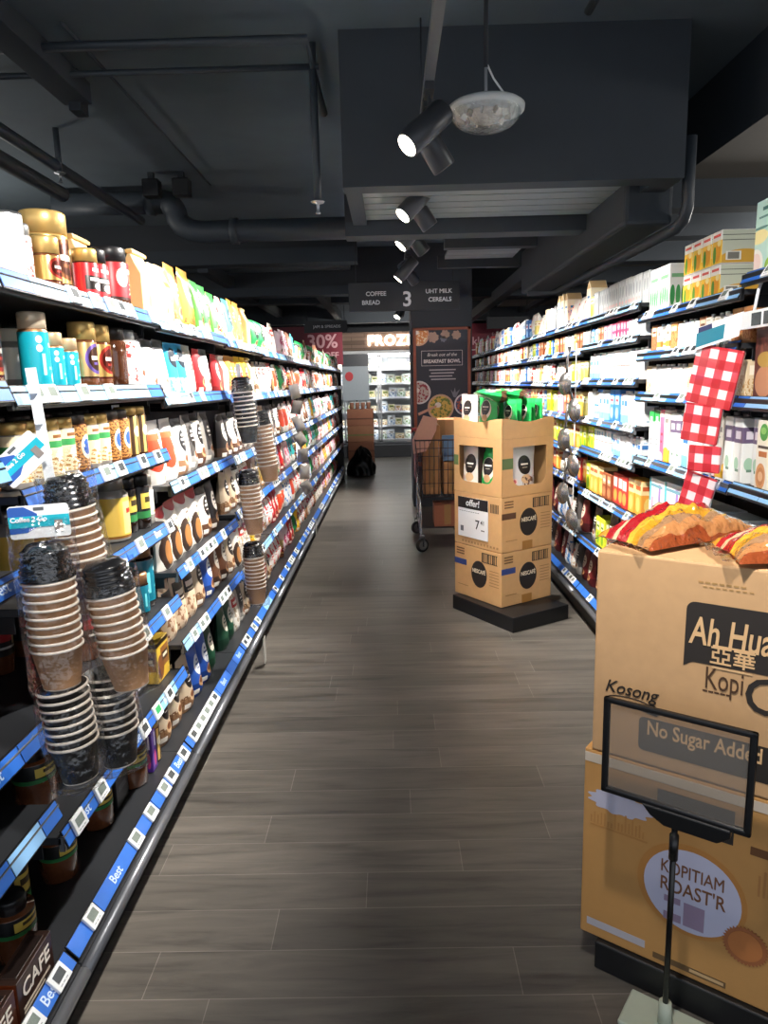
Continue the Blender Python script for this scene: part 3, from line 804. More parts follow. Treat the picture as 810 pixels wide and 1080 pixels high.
# jars
jar('jar_gold_fat', .054, .205, GOLD, A['goldbrn'], GOLD, .052, .16, .72, .92, .98, 'fat gold-wrapped coffee jar', sh=.02)
jar('jar_gold_small', .032, .135, COFL, A['goldred'], GOLD, .04, .22, .66, .9, .98, 'small gold-lidded coffee jar')
jar('jar_gold_pur', .040, .20, COFL, A['goldpur'], GOLD, .052, .17, .70, .9, .98, 'gold jar with a purple swirl label')
jar('jar_gold_red', .042, .20, COFL, A['goldred'], GOLD, .052, .17, .70, .9, .98, 'gold jar with a red swirl label')
jar('jar_teal', .037, .20, COPPER, A['teal'], mat('#e3d2b8', .35, .3), .042, .07, .75, .86, .92, 'tall turquoise-labelled jar with beige lid')
jar('jar_teal_small', .027, .14, COPPER, A['teal'], mat('#d8bd96', .35, .4), .032, .07, .74, .86, .94, 'small turquoise-labelled jar')
jar('jar_tealdk', .050, .205, COFD, A['tealdk'], COPPER, .045, .1, .74, .84, .88, 'dark teal coffee jar with copper lid')
jar('jar_tealdk_small', .030, .14, COFD, A['tealdk'], COPPER, .035, .1, .72, .86, .92, 'small dark teal jar with copper lid')
jar('jar_red_big', .054, .185, COF, A['redcof'], mat('#1d1d20', .35), .04, .2, .76, .8, .9, 'red-labelled coffee jar with black lid')
jar('jar_red_mid', .042, .165, COF, A['redtext'], mat('#1d1d20', .35), .036, .16, .74, .82, .9, 'dark jar with a red-black label')
jar('jar_red_gold', .034, .15, COF, A['redtext'], GOLD, .035, .16, .74, .82, .95, 'red-labelled jar with gold lid')
jar('jar_redwhite', .034, .15, mat('#e9e2da', .3), A['redwhite'], mat('#8d8f90', .3, .5), .03, .1, .8, .86, .92, 'jar with a red and white label')
jar('jar_brown', .040, .19, COF, COF, mat('#26221f', .35), .036, .3, .6, .82, .92, 'plain brown coffee jar with black lid')
jar('jar_cream', .034, .145, GLASSY, A['cream'], GOLD, .026, .1, .8, .8, .9, 'jar with a cream and green label')
jar('jar_bean', .036, .15, COFL, A['bean'], mat('#5a5550', .3, .4), .026, .06, .82, .8, .9, 'jar with a speckled brown label')
jar('jar_stripe', .036, .155, COF, A['stripe'], GOLD, .026, .06, .82, .84, .94, 'brown and gold striped jar')
jar('jar_yellow', .050, .185, GLASSY, A['creamy'], mat('#8b8782', .15, .3), .035, .06, .70, .74, .78, 'wide glass jar with a yellow label')
jar('jar_blkyel', .036, .175, COFD, A['blkyel'], mat('#18181a', .35), .034, .2, .78, .84, .92, 'black jar with a yellow-green label')
jar('jar_blkred', .036, .18, COFL, A['blkred'], mat('#18181a', .35), .034, .28, .78, .84, .92, 'dark jar with a red-cream label')
jar('jar_bulb', .050, .15, COFL, A['blkyel'], mat('#18181a', .35), .034, .45, .76, .6, .66, 'squat brown coffee jar with black lid')
jar('jar_clear', .030, .15, GLASSY, A['white'], mat('#d8cfc0', .3), .03, .2, .7, .8, .9, 'clear jar with a pale label')
tin('tin_white', .034, .155, A['white'], 'plain white tin', group='tins on the left shelves')
tin('tin_redwhite', .036, .13, A['redwhite'], 'red and white tin', group='tins on the left shelves')
# left pouches and bags
paperbag('bag_tan', .12, .25, .075, B['tan'], 'tan paper coffee bag', mat('#b99559', .5))
paperbag('bag_cream', .12, .235, .075, B['creamw'], 'cream paper bag with a folded tan top', mat('#c7a868', .5))
paperbag('bag_white', .11, .215, .07, B['whitebag'], 'white paper bag with an orange design')
paperbag('bag_creamor', .115, .22, .075, B['creamor'], 'cream bag with an orange picture')
PNOUN = dict(orange='orange-brown coffee pouch', goldoval='gold pouch with a grey oval', green='bright green pouch', greenw='green coffee pouch with dark oval', teal='teal and white pouch',
    owl='light blue pouch with a black oval logo', threein='pale grey three-in-one pouch', silver='silver-white pouch with a black oval', greyw='white pouch with a grey top', dkgrey='dark grey pouch', black='black coffee pouch',
    blackw='white pouch with a black oval', beige='beige pouch with a black oval', beigeblk='beige pouch with a black label', brownp='brown coffee pouch', blue='blue coffee pouch', dkgreen='dark green pouch', redp='red coffee pouch',
    redtop='white pouch with a red top', orangew='white pouch with an orange disc', pinkp='pink pouch', yellowp='yellow pouch', whiter='red and white packet', whiteb='blue and white packet', maroon='maroon pouch', strip3='cream packet with a red band')
for i, (k, n) in enumerate(PNOUN.items()):
    big = k in ('owl', 'threein', 'greyw', 'goldoval', 'orange')
    pouch('p_' + k, .15 if big else .135, .25 if big else .225, .085, B[k], n, seed=i + 1, name='food_packet' if 'packet' in n or k in ('teal', 'pinkp', 'yellowp', 'redp', 'orangew', 'redtop', 'threein') else 'coffee_pouch')
OWL = text_mesh('OWL', .034, mat('#f2f4f5', .5, speckle=0), bold=.02)
o = bpy.data.objects.new('lettering', OWL); COL.objects.link(o); o.parent = PROTO['p_owl']['o']; o.location = (-.004, -.0375, .178); o.rotation_euler = (PI / 2 + .18, 0, 0); KIDS[PROTO['p_owl']['o'].name] = [o]
# right-hand cartons
R_ = {}
R_['mango'] = art('cart_mango', '#f3efe6', [('r', 0, .78, 1, 1, '#f0ece8'), ('r', .12, .82, .88, .9, '#d8564a'), ('r', 0, 0, 1, .7, '#efbf3e'), ('e', .62, .35, .3, .28, '#e39a24'), ('e', .3, .3, .16, .26, '#4f8f33'), ('e', .75, .62, .2, .1, '#f7e3a0')], .4)
R_['mangoside'] = art('cart_mangoside', '#c9cdb8', [('r', 0, .83, 1, .85, '#4b4f45'), ('r', 0, .68, 1, .70, '#4b4f45'), ('e', .5, .0, .6, .42, '#d8a53a'), ('r', .1, .1, .42, .36, '#e7e5da'), ('r', .14, .13, .38, .33, '#7d7a70')], .45)
R_['greenw'] = art('cart_greenw', '#f4f5f2', [('r', 0, .62, 1, .9, '#f7f7f4'), ('r', .1, .7, .9, .78, '#7bb986'), ('e', .16, .32, .1, .22, '#3f9f57'), ('e', .39, .32, .1, .22, '#49a75f'), ('e', .62, .32, .1, .22, '#3f9f57'), ('e', .85, .32, .1, .22, '#49a75f')], .4)
R_['silver'] = art('cart_silver', '#a3a6a7', [('r', .04, .1, .46, .94, '#bfc2c3'), ('r', .54, .1, .96, .94, '#bfc2c3'), ('e', .25, .6, .12, .2, '#8e9499'), ('e', .75, .6, .12, .2, '#8e9499'), ('r', .12, .2, .38, .3, '#d9a9a4'), ('r', .62, .2, .88, .3, '#d9a9a4')], .4)
R_['tealbig'] = art('cart_tealbig', '#bfe0d6', [('e', .3, .5, .5, .1, '#f2e6a6'), ('r', .2, .75, .9, .78, '#5d8c86'), ('e', .35, .62, .45, .02, '#58867f'), ('e', .1, .12, .5, .22, '#f3efe6'), ('e', .15, .14, .3, .14, '#efd5cc'), ('e', .95, .06, .25, .12, '#8fb843'), ('r', .4, .85, .8, .9, '#3f6f6a')], .4)
R_['house'] = art('cart_house', '#efe3c9', [('r', .06, .1, .5, .7, '#f7f3ea'), ('n', .06, .1, .94, .62, 5, '#4f86bf'), ('r', .2, .7, .8, .78, '#2f74ad'), ('r', 0, 0, 1, .08, '#3f7fb5')], .5)
R_['kraft'] = art('cart_kraft', '#c7a677', [('r', .25, .3, .75, .6, '#d9c29b'), ('r', .3, .4, .7, .44, '#6b543a')], .6)
R_['lime'] = art('cart_lime', '#e6dc8a', [('r', 0, .7, 1, .92, '#f2eed2'), ('e', .3, .4, .2, .3, '#c3cf4a'), ('e', .7, .35, .22, .28, '#e5c04a'), ('r', .1, .78, .9, .84, '#b98e3a')], .45)
R_['orange'] = art('cart_orange', '#f0a33f', [('r', 0, .6, 1, 1, '#f6d9a0'), ('r', .1, .72, .9, .84, '#c95a2a'), ('e', .5, .3, .3, .22, '#f3cf72')], .45)
R_['whiteblue'] = art('cart_whiteblue', '#eef3f8', [('r', 0, 0, 1, .3, '#7cb6e2'), ('r', .15, .6, .85, .78, '#3a78bf'), ('e', .5, .42, .3, .12, '#f8fbfd'), ('r', .3, .84, .7, .9, '#b9d3ea')], .4)
R_['blue'] = art('cart_blue', '#3d7ccb', [('r', .12, .55, .88, .8, '#e9f1f9'), ('e', .5, .28, .32, .18, '#9ccbf0'), ('r', .2, .63, .8, .71, '#c23b4a')], .4)
R_['pink'] = art('cart_pink', '#f0a8bd', [('r', .1, .6, .9, .86, '#f9e6ec'), ('r', .2, .68, .8, .76, '#d3376b'), ('e', .5, .3, .3, .2, '#f6cbd6'), ('r', 0, 0, 1, .08, '#d94a79')], .4)
R_['pinkdk'] = art('cart_pinkdk', '#d9447a', [('r', .1, .55, .9, .9, '#f2b8cb'), ('r', .2, .65, .8, .76, '#fdf5f8'), ('e', .5, .25, .3, .18, '#f6dfe6')], .4)
R_['white'] = art('cart_white', '#f5f6f7', [('r', .2, .62, .8, .75, '#c7d6e4'), ('e', .5, .35, .26, .14, '#e4ebf1'), ('r', .2, .12, .8, .18, '#a9bfd3')], .4)
R_['whitebr'] = art('cart_whitebr', '#f0ebe2', [('r', 0, .2, 1, .42, '#c98a3d'), ('r', .2, .65, .8, .78, '#7a6a5a'), ('r', .15, .88, .85, .92, '#b4a794')], .4)
R_['brown'] = art('cart_brown', '#a9714a', [('n', 0, 0, 1, .6, 6, '#7e4d2e'), ('r', .12, .6, .88, .9, '#e4ceb2'), ('r', .2, .7, .8, .78, '#6b3f26')], .45)
R_['choc'] = art('cart_choc', '#8d4b2c', [('r', .18, .56, .82, .9, '#d9a27a'), ('e', .5, .28, .32, .2, '#c57b52'), ('r', .26, .66, .74, .76, '#fbeee1')], .45)
R_['wood'] = art('cart_wood', '#6a3a34', [('n', 0, .3, 1, 1, 4, '#8c5044'), ('e', .5, .22, .42, .2, '#c98d6a'), ('e', .5, .5, .36, .1, '#bf9a4c'), ('r', .1, .78, .9, .88, '#4a2522'), ('r', .94, 0, 1, 1, '#3e201e')], .45)
R_['kraftred'] = art('cart_kraftred', '#c98d55', [('n', .0, .1, 1, .9, 7, '#a4582b'), ('r', .1, .7, .9, .86, '#e7cfa8')], .5)
R_['greentall'] = art('cart_greentall', '#f2f4f3', [('r', -.1, .72, 1.1, 1.1, '#34a853'), ('e', .5, .72, .7, .08, '#bfe7c8'), ('e', .5, .36, .22, .07, '#40525c'), ('e', .5, .36, .14, .04, '#f2f4f3'), ('r', .3, .8, .7, .88, '#e7f6ea')], .4)
R_['pinktall'] = art('cart_pinktall', '#f06a92', [('r', .2, .86, .8, .93, '#fbe9ee'), ('r', .32, .5, .7, .55, '#a51c3e'), ('r', .32, .36, .6, .4, '#a51c3e'), ('e', .3, .06, .5, .12, '#f9cfda'), ('r', 0, 0, .16, 1, '#f9d3dd')], .4)
R_['creamtall'] = art('cart_creamtall', '#eee9dc', [('e', .5, .08, .7, .22, '#eab83e'), ('r', .2, .76, .8, .84, '#86807a'), ('r', .2, .66, .6, .69, '#a9a39c'), ('e', .5, .5, .2, .08, '#f8f5ec')], .4)
R_['purpletall'] = art('cart_purpletall', '#eef0ee', [('r', -.1, .62, 1.1, .86, '#6b5b7a'), ('r', .2, .68, .8, .8, '#d9d2dd'), ('e', .4, .3, .25, .1, '#a9cdb4'), ('r', .3, .18, .7, .22, '#6f8f7c')], .4)
R_['barista'] = art('cart_barista', '#efe9da', [('e', .5, .83, .3, .12, '#4e9a45'), ('e', .46, .85, .2, .05, '#8cc26a'), ('r', .12, .6, .88, .64, '#4a4038'), ('r', .2, .48, .8, .56, '#c4743a'), ('e', .42, .2, .36, .19, '#d9a06b'), ('e', .42, .2, .27, .13, '#c98654'), ('e', .42, .2, .18, .07, '#e6bd92')], .45)
R_['multi'] = art('cart_multi', '#eef3f3', [('r', 0, .5, .14, 1, '#56b8c6'), ('r', .16, 0, .3, .6, '#e7a9c3'), ('r', .32, .3, .46, 1, '#f5f7f6'), ('r', .48, 0, .62, .5, '#c9568f'), ('r', .64, .4, .78, .9, '#9d7cc0'), ('r', .8, .1, .96, .7, '#bfe0ee'), ('r', 0, 0, 1, .1, '#c9dba0'), ('r', .1, .82, .9, .88, '#6f9fb0')], .4)
R_['multib'] = art('cart_multib', '#eaf1f6', [('r', .04, .1, .22, .9, '#8fc7e6'), ('r', .28, .1, .46, .9, '#f6f8fa'), ('r', .52, .1, .7, .9, '#8fc7e6'), ('r', .76, .1, .94, .9, '#f6f8fa'), ('r', 0, .44, 1, .5, '#b9827c')], .4)
R_['yg'] = art('cart_yg', '#c9d22f', [('r', .15, .55, .85, .85, '#eef0c4'), ('e', .5, .28, .3, .2, '#7fae2a'), ('r', .22, .64, .78, .72, '#4d7a1d')], .45)
R_['oat'] = art('cart_oat', '#ddc9a6', [('r', .2, .6, .8, .85, '#f3ead7'), ('n', 0, 0, 1, .5, 8, '#b98a4e')], .5)
R_['red'] = art('cart_red', '#c3352f', [('r', .15, .55, .85, .85, '#f1e4d5'), ('e', .5, .28, .34, .2, '#e2a24b')], .45)
def cart(k, w, h, d, noun, **kw):
    kw.setdefault('name', 'milk_carton' if (kw.get('cap') or k in ('blue', 'pink', 'pinkdk', 'whiteblue')) else ('drink_pack' if k in ('mango', 'silver', 'lime', 'multi', 'multib', 'yg', 'house') else 'drink_carton'))
    carton('c_' + k, w, h, d, R_[kw.pop('a', k)], noun, **kw)
CAPW = mat('#eef0f0', .4); CAPB = mat('#6f6a66', .4); CAPG = mat('#3b9a58', .4)
cart('mango', .075, .115, .17, 'yellow mango drink pack', side=R_['mangoside'], top=mat('#d8d6cf', .5))
cart('greenw', .105, .185, .10, 'white carton with green trees', top=mat('#d9dbd8', .5))
cart('silver', .085, .15, .12, 'silver grey drink pack')
cart('tealbig', .10, .215, .095, 'big pale turquoise carton', cap=CAPW, capr=.016)
cart('house', .085, .235, .10, 'pointed cream box like a house', gable=True, top=R_['kraft'])
cart('lime', .075, .13, .12, 'yellow-green drink pack')
cart('orange', .085, .17, .08, 'orange carton')
cart('whiteblue', .07, .165, .07, 'white and pale blue carton', cap=CAPW)
cart('blue', .08, .17, .08, 'blue carton')
cart('pink', .085, .165, .08, 'pink carton')
cart('pinkdk', .065, .15, .07, 'deep pink carton')
cart('white', .075, .165, .075, 'plain white carton', cap=CAPW)
cart('whitebr', .07, .165, .07, 'white carton with an orange-brown band', cap=CAPW)
cart('brown', .085, .16, .08, 'brown carton with a cream label')
cart('choc', .08, .15, .08, 'chocolate-brown carton')
cart('wood', .13, .245, .11, 'tall dark red-brown pack')
cart('kraftred', .09, .17, .10, 'kraft brown carton')
cart('greentall', .062, .255, .065, 'tall white carton with a green top', cap=CAPB)
cart('pinktall', .062, .25, .07, 'tall pink carton', cap=CAPB)
cart('creamtall', .064, .25, .068, 'tall cream and yellow carton', cap=CAPB)
cart('purpletall', .068, .25, .07, 'tall white carton with a purple band', cap=CAPB)
cart('barista', .095, .255, .075, 'tall cream carton with a green circle', cap=CAPB)
cart('multi', .19, .225, .12, 'pink and turquoise multipack')
cart('multib', .16, .18, .12, 'pale blue multipack')
cart('yg', .08, .17, .08, 'lime green carton')
cart('oat', .085, .18, .08, 'beige oat carton')
cart('red', .085, .17, .08, 'red carton')
bottle('b_white', .033, .175, mat('#f0f1f2', .3), R_['whitebr'], CAPW, 'white bottle with an orange label')
bottle('b_cream', .034, .18, mat('#e9e2d2', .3), R_['whiteblue'], mat('#3d7ccb', .4), 'cream bottle with a blue cap')
pouch('r_brown', .13, .21, .08, B['maroon'], 'maroon pouch', group='pouches on the right shelves', name='food_packet', seed=40)
pouch('r_black', .13, .21, .08, B['dkgrey'], 'dark grey pouch', group='pouches on the right shelves', name='food_packet', seed=41)
pouch('r_grey', .13, .20, .10, B['threein'], 'grey pouch', group='pouches on the right shelves', name='food_packet', seed=42)
pouch('r_orange', .13, .17, .10, B['orangew'], 'white pouch with an orange disc', group='pouches on the right shelves', name='food_packet', seed=43)
pouch('r_blue', .13, .21, .08, B['whiteb'], 'blue and white packet', group='pouches on the right shelves', name='food_packet', seed=44)
pillow('s_red', .16, .2, .09, B['whiter'], 'red and white snack bag', seed=3)
pillow('s_orange', .16, .2, .09, B['orangew'], 'white and orange snack bag', seed=4)
pillow('s_wrap', .17, .2, .12, B['greenw'], 'shiny green wrapped pack', seed=5)
pillow('s_pink', .16, .2, .09, B['pinkp'], 'pink snack bag', seed=6)
# boxes on the left shelves
cb = art('box_cup', '#d9b23c', [('r', .3, .3, .95, .8, '#8a5a2c'), ('e', .25, .35, .28, .3, '#7b4a26'), ('r', .42, .45, .9, .66, '#3a2415'), ('r', .48, .52, .84, .6, '#e9dcc0'), ('r', 0, .88, 1, 1, '#4b3718')], .4)
carton('x_yellowbox', .10, .12, .09, cb, 'small yellow box with a coffee cup', name='coffee_box', group='boxes on the left shelves')
pb = art('box_purple', '#4b2a86', [('r', .2, .1, .5, .9, '#7a57b8'), ('e', .6, .3, .2, .2, '#d94b8c'), ('r', .6, .6, .8, .95, '#e7dff2')], .3)
carton('x_purple', .045, .13, .03, pb, 'slim purple bar pack', name='coffee_box', group='boxes on the left shelves')
carton('x_blackbox', .10, .10, .1, art('box_black', '#15161a', [('r', .2, .5, .8, .7, '#4a4d52')], .35), 'small black box', name='coffee_box', group='boxes on the left shelves')

# ------------------------------------------------------------------ stocking the shelves
ROWN = ['top', 'second', 'third', 'fourth', 'fifth', 'sixth', 'seventh', 'eighth']
COUNT = {}
_jr = random.Random(99)
def put(kind, loc, rz, s=1.0, label=None, group=None):
    p = PROTO[kind]
    if not p['used']:
        p['used'] = True; o = p['o']
    else:
        o = copy_tree(p['o'])
    o.location = loc; o.rotation_euler = (0, 0, rz); o.scale = (s, s, s)
    c = {'coffee_jar': 'jar', 'coffee_pouch': 'pouch', 'paper_bag': 'bag', 'drink_carton': 'carton', 'drink_bottle': 'bottle', 'tin_can': 'tin', 'snack_bag': 'bag', 'coffee_box': 'box', 'frozen_pack': 'pack', 'milk_carton': 'carton', 'drink_pack': 'pack', 'food_packet': 'packet'}[o.name.split('.')[0]]
    tag(o, label or p['noun'], c, group or p['group'])
    return o
def shelf_put(side, k, i, kind, y, front=None, s=1.0, rot=0.0, dz=0.0, stacked=''):
    zs = zs_of(side, k); base = i >= len(zs)
    z = 0.19 if base else zs[i] + 0.028
    p = PROTO[kind]
    gap = 1.0
    if i > 0:
        gap = zs[i - 1] - 0.012 - z - dz - 0.01
    s = min(s, gap / p['h'])
    sg = SGN[side]
    if front is None: front = 0.10 if base else 0.045
    x = LIP[side] + sg * (front + p['d'] * s / 2)
    key = (side, k, i, stacked); COUNT[key] = COUNT.get(key, 0) + 1
    row = 'bottom shelf' if base else ROWN[i] + ' shelf'
    bay = ('left' if side == 'L' else 'right') + ' bay'
    bw = 'cut-off nearest ' + bay if k == 0 else ('first full ' + bay if k == 1 else ORD[k] + ' ' + bay)
    n = COUNT[key]
    nn = ORD[n] if n < len(ORD) else 'last'
    lab = '%s, %s along %s%s of %s' % (p['noun'], nn, stacked, row, bw)
    if len(lab.replace('-', ' ').split()) > 16: lab = '%s, %s on %s, %s' % (p['noun'], nn, row, bw)
    if len(lab.replace('-', ' ').split()) > 16: lab = lab.replace(' shelf', '').replace('cut-off nearest', 'cut-off')
    return put(kind, (x, y, z + dz + 0.0006), (PI / 2 if side == 'L' else -PI / 2) + rot, s, lab)
def fill(side, k, i, kinds, front=None, y0=None, y1=None, gap=0.006, jit=0.05, n=(1, 2), smin=0.75):
    y = (bay_y(k) + 0.012) if y0 is None else y0
    end = (bay_y(k + 1) - 0.012) if y1 is None else y1
    zs = zs_of(side, k); base = i >= len(zs); z = 0.19 if base else zs[i] + .028
    h_av = (zs[i - 1] - .012 - z - .01) if i > 0 else .3
    j = 0; kinds = list(kinds)
    while True:
        kd = kinds[j % len(kinds)]; j += 1
        p = PROTO[kd]; s = min(1.0, h_av / p['h'])
        s *= _jr.uniform(.95, 1.0)
        for r in range(_jr.choice(n)):
            wv = p['w'] * s
            if y + wv > end: return
            f = front
            shelf_put(side, k, i, kd, y + wv / 2, (f if f is not None else (0.10 if base else 0.045)) + _jr.uniform(0, .012), s, _jr.uniform(-jit, jit))
            y += wv + gap

# left, bay 1: jars, placed as seen
def L1(i, lst):
    for t in lst:
        kd, y = t[0], t[1]; fr = t[2] if len(t) > 2 else .045
        shelf_put('L', 1, i, kd, y, fr, t[3] if len(t) > 3 else 1.0)
L1(0, [('jar_redwhite', 1.50, .06), ('tin_white', 1.635, .05), ('jar_redwhite', 1.72, .075), ('jar_gold_small', 1.795, .045), ('jar_gold_fat', 1.915, .075, 1.06), ('jar_red_gold', 2.04, .05), ('jar_red_mid', 2.135, .06), ('jar_red_big', 2.275, .05, 1.05), ('bag_tan', 2.2, .2, 1.0), ('bag_tan', 2.345, .19, .98)])
L1(1, [('jar_gold_red', 1.505, .06), ('jar_teal', 1.69, .045), ('jar_clear', 1.76, .14), ('jar_teal_small', 1.775, .05), ('jar_teal_small', 1.845, .045, .93), ('jar_gold_pur', 1.965, .045), ('jar_gold_red', 2.075, .05), ('jar_brown', 2.185, .045), ('jar_redwhite', 2.272, .045, 1.2), ('p_greyw', 2.345, .05, .8)])
L1(2, [('jar_bean', 1.475, .08), ('jar_cream', 1.55), ('jar_cream', 1.625), ('jar_cream', 1.70), ('jar_cream', 1.775), ('jar_bean', 1.85), ('jar_cream', 1.925), ('jar_cream', 2.0), ('jar_bean', 2.075), ('jar_bean', 2.15), ('jar_stripe', 2.228), ('jar_stripe', 2.305), ('p_orangew', 2.37, .13, .75)])
L1(3, [('jar_yellow', 1.60, .09), ('jar_yellow', 1.73, .07), ('jar_blkyel', 1.86, .10), ('jar_blkyel', 1.96, .10), ('jar_yellow', 2.105, .05, 1.08), ('jar_blkyel', 2.225, .07), ('jar_blkyel', 2.295, .05), ('jar_clear', 2.362, .06, 1.1)])
L1(4, [('jar_blkred', 1.62, .06), ('jar_blkred', 1.72, .06), ('jar_blkred', 1.84, .06), ('jar_blkred', 1.93, .06), ('jar_blkred', 2.02, .05), ('jar_blkred', 2.10, .05), ('jar_tealdk_small', 2.20, .045), ('jar_tealdk', 2.30, .06, 1.08)])
L1(5, [('jar_bulb', 1.58, .09), ('jar_bulb', 1.70, .06), ('jar_bulb', 1.82, .06), ('jar_bulb', 1.95, .07), ('jar_bulb', 2.07, .06), ('x_blackbox', 2.18, .09), ('x_yellowbox', 2.315, .055, 1.2)])
L1(6, [('jar_bulb', 1.47, .12), ('jar_blkyel', 1.60, .2), ('jar_bulb', 1.74, .14), ('jar_blkred', 1.86, .2), ('jar_bulb', 1.97, .13), ('x_blackbox', 2.08, .14), ('jar_bulb', 2.195, .10, 1.12), ('x_purple', 2.275, .10, 1.1), ('jar_stripe', 2.335, .1)])
# dim second rank behind
for i, kd, fr in ((0, 'jar_red_mid', .26), (1, 'jar_brown', .25), (2, 'jar_bean', .2), (3, 'jar_blkyel', .26), (4, 'jar_blkred', .25), (5, 'jar_bulb', .26)):
    for j in range(7):
        shelf_put('L', 1, i, kd, 1.5 + j * .125, fr, 1.0, 0.0, 0.0, 'rear rank of ')
# left, bay 0: only the far end shows
shelf_put('L', 0, 0, 'tin_redwhite', 1.385, .05); shelf_put('L', 0, 1, 'jar_gold_red', 1.36, .07)
shelf_put('L', 0, 2, 'jar_gold_small', 1.38, .06); shelf_put('L', 0, 2, 'jar_gold_small', 1.31, .06)
shelf_put('L', 0, 3, 'p_blue', 1.32, .06, .8); shelf_put('L', 0, 3, 'jar_stripe', 1.405, .12)
shelf_put('L', 0, 4, 'p_redp', 1.28, .1, .7); shelf_put('L', 0, 4, 'jar_bulb', 1.38, .12); shelf_put('L', 0, 5, 'p_redtop', 1.2, .05, .7); shelf_put('L', 0, 5, 'jar_blkyel', 1.34, .16)
# left, bays 2.. : pouches
LF = {
 (2, 0): ['bag_cream', 'bag_white', 'bag_creamor', 'p_orange', 'p_goldoval', 'p_green'],
 (2, 1): ['p_greyw', 'p_greyw', 'p_owl', 'p_owl', 'p_threein', 'p_redp'],
 (2, 2): ['p_orangew', 'p_silver', 'p_dkgrey', 'p_blackw', 'p_dkgrey', 'p_black'],
 (2, 3): ['p_redtop', 'p_redtop', 'p_redtop', 'p_blackw', 'p_black'],
 (2, 4): ['p_beigeblk', 'p_beigeblk', 'p_beige', 'p_blue', 'p_brownp'],
 (2, 5): ['p_beige', 'p_beige', 'p_blue', 'p_dkgreen', 'p_strip3'],
 (3, 0): ['p_green', 'p_whiter', 'p_teal', 'p_orange', 'bag_creamor', 's_wrap', 's_red'],
 (3, 1): ['p_redp', 'bag_white', 'p_orange', 'p_yellowp', 'bag_cream', 'bag_white'],
 (3, 2): ['p_black', 'p_blackw', 'p_blackw', 'p_dkgrey', 'p_beige'],
 (3, 3): ['p_beige', 'p_blackw', 'p_strip3', 'p_brownp'],
 (3, 4): ['p_beige', 'p_redtop', 'p_strip3', 'p_yellowp'],
 (3, 5): ['p_dkgreen', 'p_strip3', 'p_dkgrey', 'p_beige', 'p_redtop'],
 (4, 0): ['s_wrap', 's_red', 'p_strip3', 's_wrap', 'p_redtop'],
 (4, 1): ['p_beige', 'p_strip3', 's_red', 'p_redtop', 'p_orangew'],
 (4, 2): ['p_blackw', 'p_beige', 'p_black', 'p_dkgrey'],
 (4, 3): ['p_yellowp', 'p_redp', 'p_greenw', 'p_strip3', 'p_redp'],
 (4, 4): ['s_red', 'p_redp', 's_orange', 'p_brownp'],
 (4, 5): ['s_red', 's_orange', 'p_beige', 's_red'],
}
for (k, i), lst in LF.items(): fill('L', k, i, lst)
far = ['s_red', 'p_whiter', 'p_redp', 'p_whiteb', 's_orange', 'p_redtop', 'p_strip3', 'p_orangew', 's_pink', 'p_yellowp', 'tin_redwhite', 'p_pinkp', 'p_brownp', 'jar_gold_small', 'jar_redwhite', 'p_teal', 's_wrap']
fr_ = random.Random(5)
for k in range(5, NL + 1):
    for i in range(6):
        kk = fr_.sample(far, 5)
        if i == 0 and k > 5: kk = ['tin_redwhite', 'jar_bean', 's_wrap', 'jar_redwhite', 'p_brownp']
        fill('L', k, i, kk, n=(1, 2), gap=.02)
# right, bay by bay
y = 2.42
for n_ in range(4):
    for lv in range(2):
        shelf_put('R', 2, 0, 'c_mango', 2.69 + n_ * .083, .05, 1.0, 0, lv * .117, 'upper layer of ' if lv else 'lower layer of ')
for n_ in range(3):
    shelf_put('R', 2, 0, 'c_mango', 2.69 + n_ * .083, .24, 1.0, 0, 0, 'rear rank of ')
shelf_put('R', 2, 0, 'c_greenw', 3.125, .03); shelf_put('R', 2, 0, 'c_greenw', 3.24, .03)
for n_ in range(4): shelf_put('R', 2, 0, 'c_silver', 3.02 + n_ * .09 - (0.0 if n_ < 4 else 0.0), .22, 1.0, 0, 0, 'rear rank of ')
RF = {
 (2, 1): ['c_kraftred', 'c_whitebr', 'b_white', 'c_whitebr', 'c_brown', 'c_white', 'c_white'],
 (2, 2): ['c_oat', 'c_white', 'c_white', 'c_white', 'c_white'],
 (2, 3): ['c_purpletall', 'c_purpletall', 'c_creamtall', 'c_pinktall', 'c_greentall', 'c_greentall', 'c_white', 'c_whiteblue'],
 (2, 4): ['c_multib', 'c_multib', 'c_multi', 'c_multi', 'c_multi'],
 (2, 5): ['r_blue', 'r_blue', 'r_brown'], (2, 6): ['r_blue', 'r_blue', 'r_grey'],
 (3, 0): ['c_silver', 'c_silver', 'c_silver', 'c_silver', 'c_lime', 'c_lime', 'c_lime', 'c_house', 'c_house'],
 (3, 1): ['c_white', 'c_white', 'c_pinkdk', 'c_pinkdk', 'c_pinkdk', 'c_pink', 'c_choc', 'c_whiteblue', 'c_blue'],
 (3, 2): ['c_white', 'c_multib', 'c_multi', 'c_whiteblue', 'c_pink', 'c_white'],
 (3, 3): ['c_white', 'c_whiteblue', 'c_blue', 'c_whiteblue', 'b_cream', 'c_white'],
 (3, 4): ['c_whiteblue', 'c_white', 'c_whiteblue', 'c_multib', 'c_yg'],
 (3, 5): ['c_orange', 'c_red', 'c_choc', 'c_orange', 'c_yg'],
 (3, 6): ['r_black', 'r_black', 'c_yg', 'r_black'],
 (3, 7): ['r_blue', 'r_blue', 'r_brown', 'r_grey'],
}
for (k, i), lst in RF.items():
    fill('R', k, i, lst, gap=.004, jit=.02, n=(2, 3) if k == 3 else ((1,) if i == 3 else (1, 2)))
for j, y in enumerate((1.88, 2.02, 2.16, 2.3)): shelf_put('R', 1, 1, 'c_wood', y, .05)
